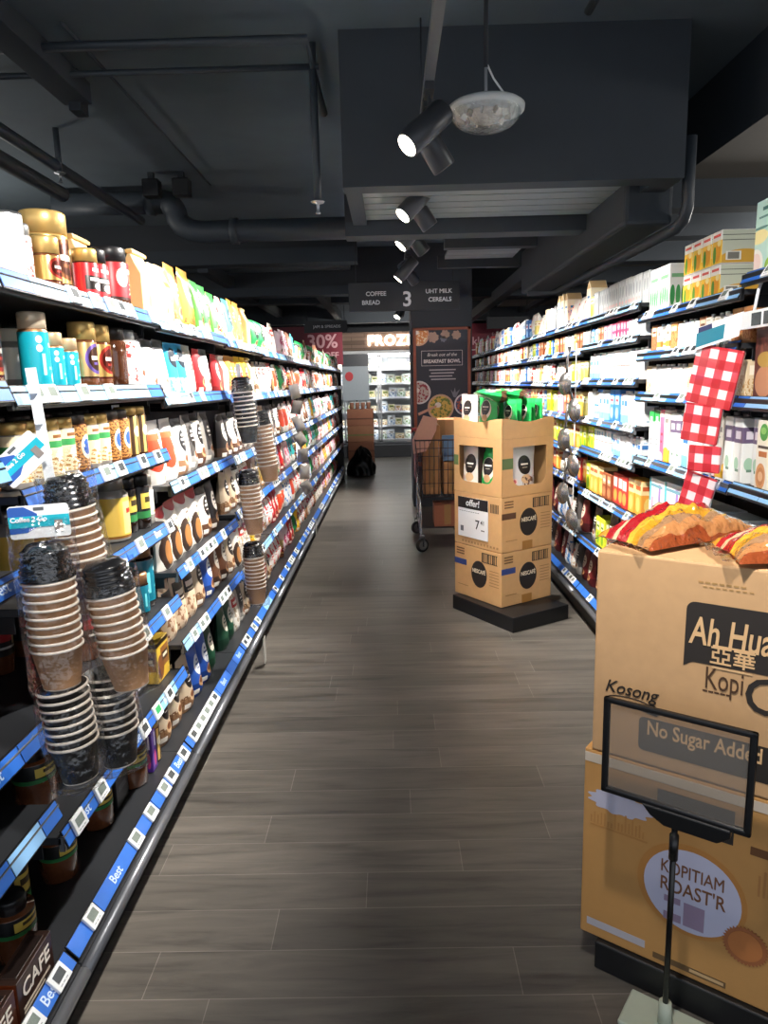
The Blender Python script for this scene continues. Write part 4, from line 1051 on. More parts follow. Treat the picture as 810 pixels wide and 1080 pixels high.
for j in range(4): shelf_put('R', 1, 0, 'c_tealbig', 2.325 - j * .112, .03, 1.0)
shelf_put('R', 1, 2, 'c_purpletall', 2.33, .06)
for j in range(4): shelf_put('R', 1, 2, 'c_barista', 2.235 - j * .1, .03, 1.02)
fill('R', 1, 3, ['c_multi', 'c_multib'], y0=1.8)
frr = ['c_white', 'c_orange', 'c_pink', 'c_whiteblue', 'c_choc', 'c_lime', 'c_blue', 'r_orange', 'c_yg', 'c_red', 'r_grey', 'r_blue', 'c_oat', 's_orange', 'c_brown', 's_red']
fr_ = random.Random(11)
for k in range(4, NR + 1):
    for i in range(8):
        kk = fr_.sample(frr, 5)
        if k == 4 and i == 0: kk = ['c_house', 'r_orange', 'r_orange', 'c_house']
        if k == 4 and i == 1: kk = ['c_white', 'c_choc', 'c_choc', 'c_orange', 'c_white']
        if k == 4 and i == 4: kk = ['c_yg', 'c_yg', 'c_orange', 'c_lime']
        if i >= 6: kk = ['r_brown', 'r_black', 'r_orange', 'r_blue']
        fill('R', k, i, kk, gap=.02, jit=.03, n=(1, 2))

# ------------------------------------------------------------------ foreground cartons, right
CARD = mat('#c49c70', 0.75, speckle=0.10, scale=30)
CARDO = mat('#bd8c50', 0.7, speckle=0.06, scale=30)
CARDIN = mat('#8f6a41', 0.85)
INK = mat('#29231f', 0.6, speckle=0)
INKB = mat('#4b3320', 0.6, speckle=0)
PALE = mat('#c9cbdc', 0.5, speckle=0.03)
TH = math.radians(-36)
def rrect(x0, z0, x1, z1, r, n=6):
    P_ = []
    for cx, cz, a in ((x1 - r, z1 - r, 0), (x0 + r, z1 - r, 90), (x0 + r, z0 + r, 180), (x1 - r, z0 + r, 270)):
        for i in range(n + 1):
            t = math.radians(a + 90 * i / n)
            P_.append((cx + r * math.cos(t), cz + r * math.sin(t)))
    return P_
def ell(cx, cz, rx, rz, n=40, wob=None):
    return [(cx + rx * math.cos(2 * PI * i / n) * (wob(i) if wob else 1), cz + rz * math.sin(2 * PI * i / n) * (wob(i) if wob else 1)) for i in range(n)]
def decal(parent, name, poly, m, y=-0.0008, label=None):
    o = MB().prism(poly, y, y + 0.0006, m).build(name, parent)
    if label: o['label'] = label
    return o
# black plinth under the cartons
pal = empty('display_plinth', (0.463, 1.64, 0), TH, 'low black plinth on the floor under the two printed foreground cartons', 'plinth')
MB().box(0.045, 0.54, -0.015, 0.32, 0.0, 0.078, BLACK).build('platform', pal, 0.004)
# lower carton
lo = empty('cardboard_carton', (0.463, 1.64, 0.079), TH, 'lower orange cardboard carton with a roast coffee oval, on the black plinth', 'carton')
LW, LH, LD = 0.56, 0.515, 0.33
MB().box(0, LW, 0, LD, 0, LH, CARDO).build('box', lo, 0.004)
MB().box(0.002, LW - 0.002, -0.0012, 0.0, LH - 0.032, LH - 0.008, mat('#cdbfae', 0.5)).build('sealing_strip', lo)
Zl = -0.079
decal(lo, 'oval_border', ell(.262, .308 + Zl, .122, .118), mat('#b98041', .6), -.0008)
decal(lo, 'oval', ell(.264, .306 + Zl, .108, .105), mat('#c4c5dd', .55, speckle=.03), -.0014)
BRN = mat('#7c5136', .6, speckle=0)
text('lettering', 'KOPITIAM', .046, BRN, lo, (.264, -.0022, .352 + Zl), bold=.006, sx=.68)
text('lettering', "ROAST'R", .05, BRN, lo, (.266, -.0022, .306 + Zl), bold=.008, sx=.74)
m_ = MB()
for a, b2, c2, d2 in ((.205, .262, .242, .278), (.25, .215, .296, .275), (.205, .215, .245, .235)): m_.box(a, c2, -.0022, -.0016, b2 + Zl, d2 + Zl, mat('#9a86a0', .6))
m_.build('printed_picture', lo)
decal(lo, 'burst', ell(.384, .225 + Zl, .046, .046, 72, lambda i: 1.06 if i % 2 else .93), mat('#a2623a', .6), -.0020)
decal(lo, 'burst_disc', ell(.384, .225 + Zl, .036, .036), mat('#b9743f', .6), -.0026)
decal(lo, 'cloud_badge', ell(.09, .47 + Zl, .075, .028, 60, lambda i: 1 + .1 * math.sin(i * 1.2)), mat('#b9b7c9', .55), -.0008)
m_ = MB(); rr = random.Random(3)
for i in range(16):
    x = .02 + i * .0085; hh = .012 + rr.random() * .035
    m_.box(x, x + .004, -.0010, -.0003, .40 + Zl, .40 + hh + Zl, mat('#b27f45', .7))
m_.box(.02, .16, -.0010, -.0003, .392 + Zl, .397 + Zl, mat('#b27f45', .7))
m_.build('printed_skyline', lo)
m_ = MB()
for i in range(14):
    x = .40 + i * .0105; hh = .02 + rr.random() * .05
    m_.box(x, x + .005, -.0010, -.0003, .36 + Zl, .36 + hh + Zl, mat('#ad7a45', .7))
m_.build('printed_skyline', lo)
MB().box(.018, .165, -.0010, -.0003, .108 + Zl, .128 + Zl, mat('#b4b0b8', .6)).build('address_strip', lo)
MB().box(.185, .35, -.0010, -.0003, .094 + Zl, .109 + Zl, mat('#6b5133', .6)).box(.27, .345, -.0012, -.0003, .098 + Zl, .106 + Zl, mat('#c9a87a', .6)).build('dark_strip', lo)
decal(lo, 'black_panel', [(.178, .462 + Zl), (.345, .462 + Zl), (.345, .545 + Zl), (.178, .545 + Zl)], INK, -.0010)
text('lettering', 'GOLD', .05, mat('#a9865c', .6), lo, (.262, -.0018, .478 + Zl), bold=.01)
MB().box(.38, .55, -.0010, -.0003, .455 + Zl, .475 + Zl, mat('#6b4526', .6)).build('dark_strip', lo)
# upper carton
up = empty('cardboard_carton', (0.476, 1.629, 0.5955), TH, 'upper brown cardboard carton lettered Ah Huat, stacked on the orange carton', 'carton')
UW, UH, UD = 0.545, 0.505, 0.32
MB().box(0, UW, 0, UD, 0, UH, CARD).build('box', up, 0.005)
MB().box(0.001, UW - 0.001, UD * .5 - .0015, UD * .5 + .0015, UH - .004, UH + .0006, CARDIN).box(.36, .52, .02, .15, UH, UH + .003, CARD).build('top_flaps', up)
Zu = -0.5955
bp_ = [(.203, .862 + Zu)] + [(.206 + .02 * i / 5, .862 + .012 * math.sin(i / 5 * PI / 2) + Zu) for i in range(1, 6)] + [(.54, .876 + Zu)] \
    + [(.54, 1.012 + Zu)] + [(.222 - .018 * math.sin(math.radians(18 * i)), .994 + .018 * math.cos(math.radians(18 * i)) + Zu) for i in range(6)]
decal(up, 'banner', bp_, INK, -.0010)
CRD = mat('#dcb483', .6, speckle=0)
text('lettering', 'Ah Huat', .088, CRD, up, (.213, -.0022, .945 + Zu), bold=.014, align='LEFT', shear=.12, sx=.60)
text('lettering', '亞華', .046, CRD, up, (.302, -.0022, .896 + Zu), bold=.012, sx=1.0)
for zq in (.918, .869): MB().box(.262, .342, -.0020, -.0012, zq + Zu, zq + .004 + Zu, CRD).build('lettering_rule', up)
text('lettering', 'Kopi', .072, INKB, up, (.248, -.0014, .842 + Zu), align='LEFT', sx=.58)
text('lettering', 'O', .115, INK, up, (.372, -.0014, .822 + Zu), sx=.95, bold=.006)
text('lettering', 'Kosong', .043, INK, up, (.028, -.0014, .772 + Zu), align='LEFT', shear=.3, sx=.92, bold=.006)
m_ = MB()
for i in range(5): m_.box(.246 + i * .012, .256 + i * .012, -.0010, -.0003, .811 + Zu, .815 + Zu, INKB)
m_.build('fine_print', up); m_ = MB()
for i in range(7): m_.box(.225 + i * .014, .235 + i * .014, -.0010, -.0003, 1.056 + Zu - .0, 1.060 + Zu, mat('#a5814f', .7))
for i in range(8): m_.box(.235 + i * .013, .243 + i * .013, -.0010, -.0003, 1.047 + Zu, 1.050 + Zu, mat('#a5814f', .7))
m_.build('date_stamp', up)
m_ = MB(); m_.tube([(.085 + .05 * math.cos(t * PI / 14), -.0004, .742 + .012 * math.sin(t * PI / 14) + Zu) for t in range(29)], .0012, INK, 5, cap=False)
m_.prism([(.11, .73 + Zu), (.15, .722 + Zu), (.165, .735 + Zu), (.14, .752 + Zu)], -.0010, -.0004, INK)
m_.build('printed_cup', up)
decal(up, 'sugar_panel', rrect(.112, .632 + Zu, .54, .715 + Zu, .012), INK, -.0010)
text('lettering', 'No Sugar Added', .050, CRD, up, (.130, -.0018, .690 + Zu), align='LEFT', bold=.014, sx=.72)
# shiny snack bags lying on the upper carton
def foil(n, seed):
    """printed foil: bands run along the length of the bag, wobbling a little"""
    m, nt, b = new_mat(n); N, L = nt.nodes, nt.links
    tc = N.new('ShaderNodeTexCoord'); uv = N.new('ShaderNodeUVMap'); sp = N.new('ShaderNodeSeparateXYZ'); L.new(uv.outputs[0], sp.inputs[0])
    n1 = N.new('ShaderNodeTexNoise'); n1.inputs['Scale'].default_value = 9; n1.inputs['Detail'].default_value = 2; L.new(tc.outputs['Object'], n1.inputs['Vector'])
    k = N.new('ShaderNodeMath'); k.operation = 'MULTIPLY_ADD'; L.new(n1.outputs['Fac'], k.inputs[0]); k.inputs[1].default_value = .22; L.new(sp.outputs[1], k.inputs[2])
    r = N.new('ShaderNodeValToRGB'); r.color_ramp.interpolation = 'CONSTANT'
    e = r.color_ramp.elements; e[0].position = 0; e[0].color = rgb('#a5512c'); e[1].position = .16; e[1].color = rgb('#c98a55')
    for p, c in ((.27, '#a9805c'), (.38, '#d79a2a'), (.50, '#e6b83f'), (.60, '#b3222a'), (.78, '#e9c9a0'), (.84, '#b3222a'), (.97, '#d59a35')):
        x = e.new(p); x.color = rgb(c)
    L.new(k.outputs[0], r.inputs[0]); L.new(r.outputs[0], b.inputs['Base Color'])
    b.inputs['Roughness'].default_value = .16; b.inputs['Metallic'].default_value = .25; b.inputs['Coat Weight'].default_value = .9; b.inputs['Coat Roughness'].default_value = .05
    n2 = N.new('ShaderNodeTexNoise'); n2.inputs['Scale'].default_value = 24; n2.inputs['Detail'].default_value = 3; L.new(tc.outputs['Object'], n2.inputs['Vector'])
    bp = N.new('ShaderNodeBump'); bp.inputs['Strength'].default_value = 1.0; bp.inputs['Distance'].default_value = .02; L.new(n2.outputs[0], bp.inputs['Height'])
    L.new(bp.outputs[0], b.inputs['Normal']); L.new(bp.outputs[0], b.inputs['Coat Normal'])
    return m
def lying_bag(name, loc, rz, l, w_, h, seed, label):
    r = empty(name, loc, rz, label, 'snack bag', 'snack bags on the upper carton')
    fm = foil('foil_%d' % seed, seed)
    def top(u, v):
        s = max(0, math.sin(PI * u)) ** .5 * max(0, math.sin(PI * v)) ** .38
        n = noise.noise(Vector((u * 6 + seed, v * 5, seed)))
        return ((u - .5) * l * (1 - .08 * math.sin(PI * v)), (v - .5) * w_ * (1 - .12 * math.sin(PI * u)), .012 + h * s * (.82 + .35 * n + .16 * noise.noise(Vector((u * 17 + seed, v * 13, 2)))))
    def bot(u, v):
        s = max(0, math.sin(PI * u)) ** .5 * max(0, math.sin(PI * v)) ** .5
        return ((u - .5) * l * (1 - .08 * math.sin(PI * v)), (v - .5) * w_ * (1 - .12 * math.sin(PI * u)), .012 - .011 * s)
    MB().grid(top, 30, 22, fm).grid(bot, 30, 22, fm, flip=True).build('pack', r)
    cl = film_mat('seal_film_%d' % seed, '#f2f2f2', .35, .6, 60)
    for sx in (-1, 1):
        mb = MB().grid(lambda u, v: (sx * (l / 2 - .004 + u * .035), (v - .5) * w_ * .92, .012 + .006 * math.sin(v * 23 + u * 5) + .010 * u), 4, 40, cl)
        mb.build('seal', r)
    return r
lying_bag('snack_bag', (0.700, 1.715, 1.101), math.radians(24), .36, .19, .085, 3, 'shiny red and gold snack bag lying at the back left of the upper carton')
lying_bag('snack_bag', (0.90, 1.51, 1.101), math.radians(-6), .36, .20, .085, 8, 'shiny red and gold snack bag cut off at the right frame edge')

# sign stand in front of the cartons
n_ = Vector((0.5878, 0.8090, 0))
sp = Vector((0.478, 1.628, 0)) - n_ * 0.09
sg = empty('sign_stand', sp, TH, 'black framed clear sign holder on a pole standing before the cartons', 'sign stand')
FR = mat('#0d0d0f', .35)
x0, x1, z0, z1 = .056, .372, .552, .786
mb = MB().prism(rrect(x0, z0, x1, z1, .016), -.006, .006, FR)
mb = MB()
for a in ((x0, x1, z0, z0 + .015), (x0, x1, z1 - .013, z1), (x0, x0 + .015, z0, z1), (x1 - .015, x1, z0, z1)):
    mb.box(a[0], a[1], -.007, .007, a[2], a[3], FR)
mb.build('frame', sg, .004)
pane = film_mat('sign_film', '#efedea', .03, .05, 5, haze=.16)
MB().box(x0 + .012, x1 - .012, -.0015, .0015, z0 + .012, z1 - .012, pane).build('clear_panel', sg)
MB().prism([(.15, z0 + .004), (.17, z0 - .018), (.20, z0 - .034), (.31, z0 - .034), (.335, z0 - .014), (.335, z0 + .004)], -.010, .010, FR).build('clamp', sg, .003)
MB().tube([(.222, 0, .03), (.222, 0, z0 - .02)], .0065, FR, 12).tube([(.222, 0, .44), (.222, 0, .50)], .010, FR, 12).build('pole', sg)
bpm = mat('#b9c2b0', .5)
MB().box(.13, .315, -.055, .055, 0.0, .014, bpm).build('base_plate', sg, .005)
MB().lathe([(.016, .014), (.014, .07), (.0, .07)], bpm, 16, Matrix.Translation((.222, 0, 0))).build('socket', sg)

# ------------------------------------------------------------------ the coffee carton stack in the aisle
TH2 = math.radians(34)
ORG = Vector((0.658, 4.262, 0))
CARD2 = mat('#cfa16c', 0.7, speckle=0.08, scale=25)
pl2 = empty('display_plinth', (0.70, 4.07, 0), math.radians(32), 'low black plinth carrying the stacked coffee cartons in the aisle', 'plinth')
MB().box(0, .46, 0, .60, 0, .095, BLACK).build('platform', pl2, .004)
BW, BD = .435, .455
def face_print(parent, left, tag_m, h):
    """printed side of a coffee carton; left=True prints the x=0 side"""
    nm = 'printed_side'
    if left:
        M = Matrix(((0, 1, 0, 0), (-1, 0, 0, BD), (0, 0, 1, 0), (0, 0, 0, 1)))
        Wd = BD
    else:
        M = Matrix.Identity(4); Wd = BW
    e = empty(nm, (0, 0, 0), 0, parent=parent)
    e.matrix_local = M
    return e, Wd
def printed(parent, left, h, badge, bandc):
    Wd = BD if left else BW
    mb = MB()
    mb.prism(ell(Wd * (.52 if not left else .54), h * .50, .075, .088), -.0012, -.0003, INK)
    # tape band, barcode, small print
    mb.box(0.0, Wd * .27, -.0012, -.0003, h * .60, h * .71, bandc)
    for i in range(9):
        x = Wd * .60 + i * .0165
        mb.box(x, x + (.006 if i % 3 else .011), -.0012, -.0003, h * .76, h * .92, INK)
    mb.box(Wd * .60, Wd * .60 + .145, -.0011, -.0003, h * .92, h * .93, INK); mb.box(Wd * .60, Wd * .60 + .145, -.0011, -.0003, h * .75, h * .76, INK)
    lt = mat('#9c7448', .7)
    for j in range(6): mb.box(Wd * .76, Wd * .95, -.0010, -.0003, h * (.62 - j * .055), h * (.632 - j * .055), lt)
    for j in range(3): mb.box(Wd * .05, Wd * .22, -.0010, -.0003, h * (.80 + j * .05), h * (.825 + j * .05), mat('#6f5132', .7))
    mb.box(Wd * .08, Wd * .3, -.0010, -.0003, h * .2, h * .212, lt)
    if left:
        M = Matrix(((0, 1, 0, -.0), (-1, 0, 0, BD), (0, 0, 1, 0), (0, 0, 0, 1)))
    else:
        M = Matrix.Identity(4)
    o = mb.build('printed_side', parent)
    o.matrix_local = M
    t = text('lettering', 'NESCAFÉ', .036, CRD2, o, (Wd * (.52 if not left else .54), -.0020, h * .55), bold=.02, sx=.86)
    return o
CRD2 = mat('#ead9bd', .6, speckle=0)
LAY = [(0.096, .347), (0.444, .347)]
for j, (z, h) in enumerate(LAY):
    r = empty('cardboard_carton', (ORG.x, ORG.y, z), TH2, ('lowest' if j == 0 else 'middle, price-signed') + ' brown coffee carton of the aisle stack', 'carton', 'coffee cartons stacked in the aisle')
    MB().box(0, BW, 0, BD, 0, h - .002, CARD2).build('box', r, .004)
    MB().box(BW * .4, BW * .6, -.0008, 0, 0, h * .16, mat('#a9783f', .4)).build('tape', r)
    bl_ = mat('#34447f', .6) if j == 0 else mat('#5d3d2b', .6)
    printed(r, False, h, None, bl_)
    if j == 0:
        printed(r, True, h, None, bl_)
    else:
        # barcode peeking out beside the price sign on the left face
        m_ = MB()
        for i in range(6): m_.box(-.0012, -.0003, .03 + i * .013, .037 + i * .013, h * .70, h * .86, INK)
        for i in range(12): m_.box(-.001, -.0003, .03 + i * .03, .046 + i * .03, h * .05, h * .09, mat('#a37b4f', .7))
        m_.build('printed_side', r)
# the price sign stuck on the middle carton, left face
ps = empty('price_sign', (ORG.x, ORG.y, 0.444), TH2, 'white price sign with a black header on the middle coffee carton', 'price sign')
Mx = Matrix(((0, 1, 0, -.004), (-1, 0, 0, BD), (0, 0, 1, 0), (0, 0, 0, 1)))
def local(o): o.matrix_local = Mx @ o.matrix_local if False else Mx; return o
sh_ = local(MB().box(.045, .335, -.0015, .0015, .055, .315, mat('#efeff0', .5, speckle=.02)).build('sheet', ps))
hd_ = local(MB().box(.045, .335, -.0022, -.0012, .243, .315, mat('#1e1c1d', .5)).build('header', ps))
text('lettering', 'offer!', .06, WHITE, hd_, (.19, -.0030, .28), bold=.015, shear=.1)
text('lettering', '7', .085, INK, sh_, (.235, -.0022, .145), bold=.006)
text('lettering', '41', .040, INK, sh_, (.285, -.0022, .165), bold=.004)
m_ = MB()
for i in range(9): m_.box(.06 + i * .022, .076 + i * .022, -.0020, -.0014, .222, .226, mat('#8a8a8c', .6))
for i in range(3): m_.box(.272 + i * .011, .28 + i * .011, -.0020, -.0014, .112, .12, INK)
m_.box(.07, .10, -.0020, -.0014, .09, .125, mat('#707074', .6))
local(m_.build('fine_print', ps))
# display carton with windows
zW, hW = 0.792, .352
dc = empty('display_carton', (ORG.x, ORG.y, zW), TH2, 'top brown display carton with cut-out windows, in the aisle stack', 'carton')
def wall_with_hole(L, poly_hole, h, left):
    """strips around a hole whose outline is rounded at the bottom"""
    x0, x1, z0, z1 = poly_hole
    r = .06
    bot = [(0, 0), (L, 0), (L, z0 + r), (x1, z0 + r)] + [(x1 - r + r * math.cos(math.radians(-9 * i)), z0 + r + r * math.sin(math.radians(-9 * i))) for i in range(1, 11)] \
        + [(x0 + r + r * math.cos(math.radians(-90 - 9 * i)), z0 + r + r * math.sin(math.radians(-90 - 9 * i))) for i in range(0, 11)] + [(0, z0 + r)]
    mb = MB()
    M = Matrix(((0, 1, 0, 0), (-1, 0, 0, BD), (0, 0, 1, 0), (0, 0, 0, 1))) if left else None
    mb.prism(bot, 0, .005, CARD2, M)
    mb.prism([(0, z0 + r), (x0, z0 + r), (x0, z1), (0, z1)], 0, .005, CARD2, M)
    mb.prism([(x1, z0 + r), (L, z0 + r), (L, z1), (x1, z1)], 0, .005, CARD2, M)
    mb.prism([(0, z1), (L, z1), (L, h), (0, h)], 0, .005, CARD2, M)
    return mb
wall_with_hole(BW, (.09, .375, .06, .30), hW, False).build('front_wall', dc)
wall_with_hole(BD, (.05, .375, .07, .30), hW, True).build('left_wall', dc)
mb = MB().box(.006, BW - .005, .006, BD, 0, .004, CARDIN).box(BW - .005, BW, .006, BD, 0, hW, CARD2).box(.006, BW - .005, BD - .005, BD, 0, hW, CARD2)
mb.box(.006, BW - .005, .006, BD - .005, hW - .004, hW, CARDIN)
mb.build('carton_shell', dc)
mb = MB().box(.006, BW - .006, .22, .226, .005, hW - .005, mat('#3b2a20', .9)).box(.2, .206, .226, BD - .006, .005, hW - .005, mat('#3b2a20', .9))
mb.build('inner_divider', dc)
m_ = MB().box(.0, .09, -.0012, -.0003, .17, .235, mat('#5d7446', .6)); m_.build('green_band', dc)
m_ = MB().box(-.0012, -.0003, BD - .045, BD, .17, .235, mat('#5d7446', .6)); m_.build('green_band', dc)
# tray on top, wavy rim
zT, hT = zW + hW + .001, .125
ty = empty('display_tray', (ORG.x, ORG.y, zT), TH2, 'open cardboard tray with a wavy rim on top of the aisle stack', 'tray')
def wavy(L, ph):
    n = 24
    return [(0, 0), (L, 0)] + [(L - L * i / n, hT * (.88 + .10 * math.cos((L - L * i / n) / L * 2 * PI * 1.0 + ph))) for i in range(n + 1)]
MLf = Matrix(((0, 1, 0, 0), (-1, 0, 0, BD), (0, 0, 1, 0), (0, 0, 0, 1)))
MB().prism(wavy(BW, .0), 0, .005, CARD2).build('front_wall', ty)
MB().prism(wavy(BD, .0), 0, .005, CARD2, MLf).build('left_wall', ty)
MB().box(.006, BW - .006, .006, BD, 0, .004, CARDIN).box(BW - .005, BW, .006, BD, 0, hT * .95, CARD2).box(.006, BW - .005, BD - .005, BD, 0, hT * .95, CARD2).build('tray_base', ty)
# pouches in the windows and the tray
pouch('st_green', .16, .22, .07, art('pack_stgreen', '#1fa04c', [('e', .5, .55, .3, .26, '#e9dfd0'), ('e', .5, .6, .24, .2, '#1d1a1b'), ('r', .34, .61, .66, .645, '#f3ede2'), ('r', .4, .55, .6, .565, '#b9ad9c'), ('e', .5, .34, .16, .09, '#cda377'), ('r', -.1, -.1, 1.1, .16, '#4a2f20'), ('r', 0, .86, 1, 1.1, '#2fae57')], .32), 'green coffee pouch', group='pouches in the aisle stack', seed=21)
pouch('st_white', .16, .22, .07, art('pack_stwhite', '#efe6dd', [('e', .5, .62, .27, .22, '#1f1a1a'), ('r', .34, .61, .66, .645, '#f3ede2'), ('r', .4, .55, .6, .565, '#b9ad9c'), ('e', .5, .32, .2, .1, '#d9b58c'), ('r', -.1, -.1, 1.1, .2, '#4a3022'), ('e', .2, .3, .1, .06, '#e7c9bd')], .35), 'white coffee pouch with black oval', group='pouches in the aisle stack', seed=22)
pouch('st_silver', .2, .24, .08, art('pack_stsilver', '#d4d3d5', [('e', .52, .6, .24, .2, '#191719'), ('r', .38, .60, .66, .635, '#f3ede2'), ('r', .42, .54, .62, .555, '#b9ad9c'), ('e', .55, .3, .19, .1, '#d9b58c'), ('r', -.1, -.1, 1.1, .12, '#5b3d2d'), ('n', .4, 0, 1, .35, 9, '#6b4a38'), ('e', .16, .26, .09, .07, '#f0d5d0'), ('e', .16, .26, .05, .04, '#d86a77')], .3), 'silver coffee pouch with a cup picture', group='pouches in the aisle stack', seed=23)
RZ2 = Matrix.Rotation(TH2, 4, 'Z')
def stk(kind, x, y, z, rz, s=1.0, label=None, rx=0.0, ry=0.0):
    p = ORG + (RZ2 @ Vector((x, y, 0)))
    o = put(kind, (p.x, p.y, z), TH2 + rz, s, label)
    if rx or ry: o.rotation_euler = (rx, ry, TH2 + rz)
    return o
stk('st_silver', .22, .07, zW + .005, 0, 1.22, 'silver coffee pouch in the right-hand window of the display carton')
stk('st_white', .065, .335, zW + .005, -PI / 2, 1.28, 'white coffee pouch in the left-hand window of the display carton')
stk('st_green', .065, .165, zW + .005, -PI / 2, 1.28, 'green coffee pouch in the left-hand window of the display carton')
zz = zT + .045
stk('st_white', .055, .36, zz, -PI / 2, 1.0, 'white coffee pouch standing at the far left of the top tray')
stk('st_green', .06, .19, zz, -PI / 2, 1.05, 'green coffee pouch facing the aisle in the top tray')
for i, (x, rr_) in enumerate(((.16, .25), (.225, .12), (.285, .2), (.345, .05), (.385, .1))):
    stk('st_green', x, .10 + .02 * (i % 2), zz, PI / 2 - .35 + rr_, .86, 'green coffee pouch standing edge-on in the tray, %s from its front corner' % ORD[i + 1])
for i in range(4):
    stk('st_green', .13 + .075 * i, .26, zz, PI / 2 - .2, .86, 'green coffee pouch in the second row of the tray, %s from left' % ORD[i + 1])
for i, (x, y, a) in enumerate(((.10, .09, .4), (.17, .14, -.2), (.28, .12, .35), (.35, .16, -.1))):
    o = stk('st_green', x, y, zz + .195 + .012 * (i % 2), a, .85, 'green coffee pouch lying on top of the tray heap, %s from the front corner' % ORD[i + 1])
    o.rotation_euler = (math.radians(-78), .1 * (-1) ** i, TH2 + a + .6)

# ------------------------------------------------------------------ trolley with cardboard
WIRE = mat('#4a4244', .3, .7, speckle=0)
CHR = mat('#a9abae', .2, 1.0, speckle=0)
RUB = mat('#131314', .6)
tx0, tx1, ty0, ty1 = .20, .68, 6.12, 7.05
tl = empty('shopping_trolley', (0, 0, 0), 0, 'dark wire shopping trolley loaded with cardboard behind the carton stack', 'trolley')
tl.location = ((tx0 + tx1) / 2, ty0, 0)
def tw(mb, pts, r): return mb.tube([(p[0] - tl.location.x, p[1] - ty0, p[2]) for p in pts], r, WIRE, 6)
bk = MB()
zb, zt = .50, 1.0
for z, k in ((zb, 0.05), (.62, .035), (.74, .024), (.86, .012), (.93, .006), (zt, 0)):
    tw(bk, [(tx0 + k, ty0 + k, z), (tx1 - k, ty0 + k, z), (tx1 - k, ty1 - k, z), (tx0 + k, ty1 - k, z), (tx0 + k, ty0 + k, z)], .007 if z in (zb, zt) else .0035)
for i in range(13):
    x = tx0 + (tx1 - tx0) * i / 12
    tw(bk, [(x, ty0, zt), (x, ty0 + .05, zb)], .003)
for i in range(20):
    yv = ty0 + (ty1 - ty0) * i / 19
    tw(bk, [(tx0, yv, zt), (tx0 + .05, yv, zb)], .003); tw(bk, [(tx1, yv, zt), (tx1 - .05, yv, zb)], .003)
for i in range(10):
    x = tx0 + .05 + (tx1 - tx0 - .1) * i / 9
    tw(bk, [(x, ty0 + .05, zb), (x, ty1 - .05, zb)], .003)
bk.build('basket', tl)
ch = MB()
for x in (tx0 + .04, tx1 - .04):
    ch.tube([(x - tl.location.x, .08, zb), (x - tl.location.x, .1, .2), (x - tl.location.x, .06, .155)], .013, CHR, 8)
    ch.tube([(x - tl.location.x, .9, zb + .1), (x - tl.location.x, .88, .2), (x - tl.location.x, .86, .155)], .013, CHR, 8)
    ch.tube([(x - tl.location.x, .10, .2), (x - tl.location.x, .88, .2)], .011, CHR, 8)
ch.build('chassis', tl)
MB().box(-.19, .19, .12, .86, .205, .22, WIRE).build('lower_rack', tl)
MB().tube([(-.24, .95, 1.0), (-.24, 1.02, 1.03), (.24, 1.02, 1.03), (.24, .95, 1.0)], .014, mat('#8a1f25', .4), 10).build('handle', tl)
for x, y in ((tx0 + .05, .06), (tx1 - .05, .06), (tx0 + .03, .86), (tx1 - .03, .86)):
    cx = x - tl.location.x
    cs = MB().box(cx - .022, cx - .017, y - .02, y + .025, .05, .15, CHR).box(cx + .017, cx + .022, y - .02, y + .025, .05, .15, CHR).box(cx - .022, cx + .022, y - .02, y + .025, .145, .16, CHR).build('caster', tl)
    Mx = Matrix.Translation((cx, y, .064)) @ Matrix.Rotation(math.radians(-58), 4, 'Z') @ Matrix.Rotation(PI / 2, 4, 'Y')
    MB().lathe([(.02, -.014, CHR), (.042, -.014, RUB), (.060, -.012, RUB), (.063, 0, RUB), (.060, .012, RUB), (.042, .014, CHR), (.02, .014, CHR)], RUB, 24, Mx).build('wheel', cs)
MB().box(-.236, -.228, .14, .62, .62, .93, mat('#9a5a58', .5)).build('side_panel', tl)
CARD3 = mat('#a8794f', .8, speckle=.1, scale=20)
def cbox(x0, x1, y0, y1, z0, z1, lbl, rz=0.0, m=None):
    r = empty('cardboard_box', ((x0 + x1) / 2, (y0 + y1) / 2, z0), rz, lbl, 'box', 'flattened and empty boxes in the trolley')
    a, b2, h = (x1 - x0) / 2, (y1 - y0) / 2, z1 - z0
    MB().box(-a, a, -b2, b2, 0, h, m or CARD3).build('box', r, .004)
    MB().box(-.03, .03, -b2 - .0008, -b2, h * .1, h, mat('#8f6a40', .4)).build('tape', r)
    return r
cbox(.27, .42, 6.22, 6.55, .515, 1.12, 'tall brown box standing in the trolley beside the blue bundle')
cbox(.44, .63, 6.22, 6.5, .515, .80, 'lower brown box in the trolley basket, under the blue bundle')
cbox(.30, .62, 6.56, 6.9, .515, 1.15, 'largest brown box rising behind the others in the trolley')
cbox(.36, .60, 6.22, 6.46, .2215, .42, 'reddish brown box on the low rack of the trolley', m=mat('#8d5640', .8))
mb = MB().prism([(-.11, 0), (.0, .02), (.09, .2), (.10, .30), (-.02, .33), (-.12, .12)], 0, .012, mat('#d9a995', .7))
o = mb.build('cardboard_flap'); o.location = (.295, 6.185, .88); tag(o, 'pinkish cardboard flap leaning out of the front left of the trolley', 'cardboard')
bb = MB()
bb.grid(lambda u, v: (.44 + .17 * u + .006 * math.sin(v * 12), 6.225 + .02 * math.sin(u * PI) , .81 + .22 * v), 10, 10, mat('#54708f', .35))
bb.box(.45, .60, 6.25, 6.40, .803, 1.02, mat('#5a7898', .4))
tag(bb.build('plastic_bundle'), 'blue-grey plastic bundle on the lower box in the trolley', 'bundle')

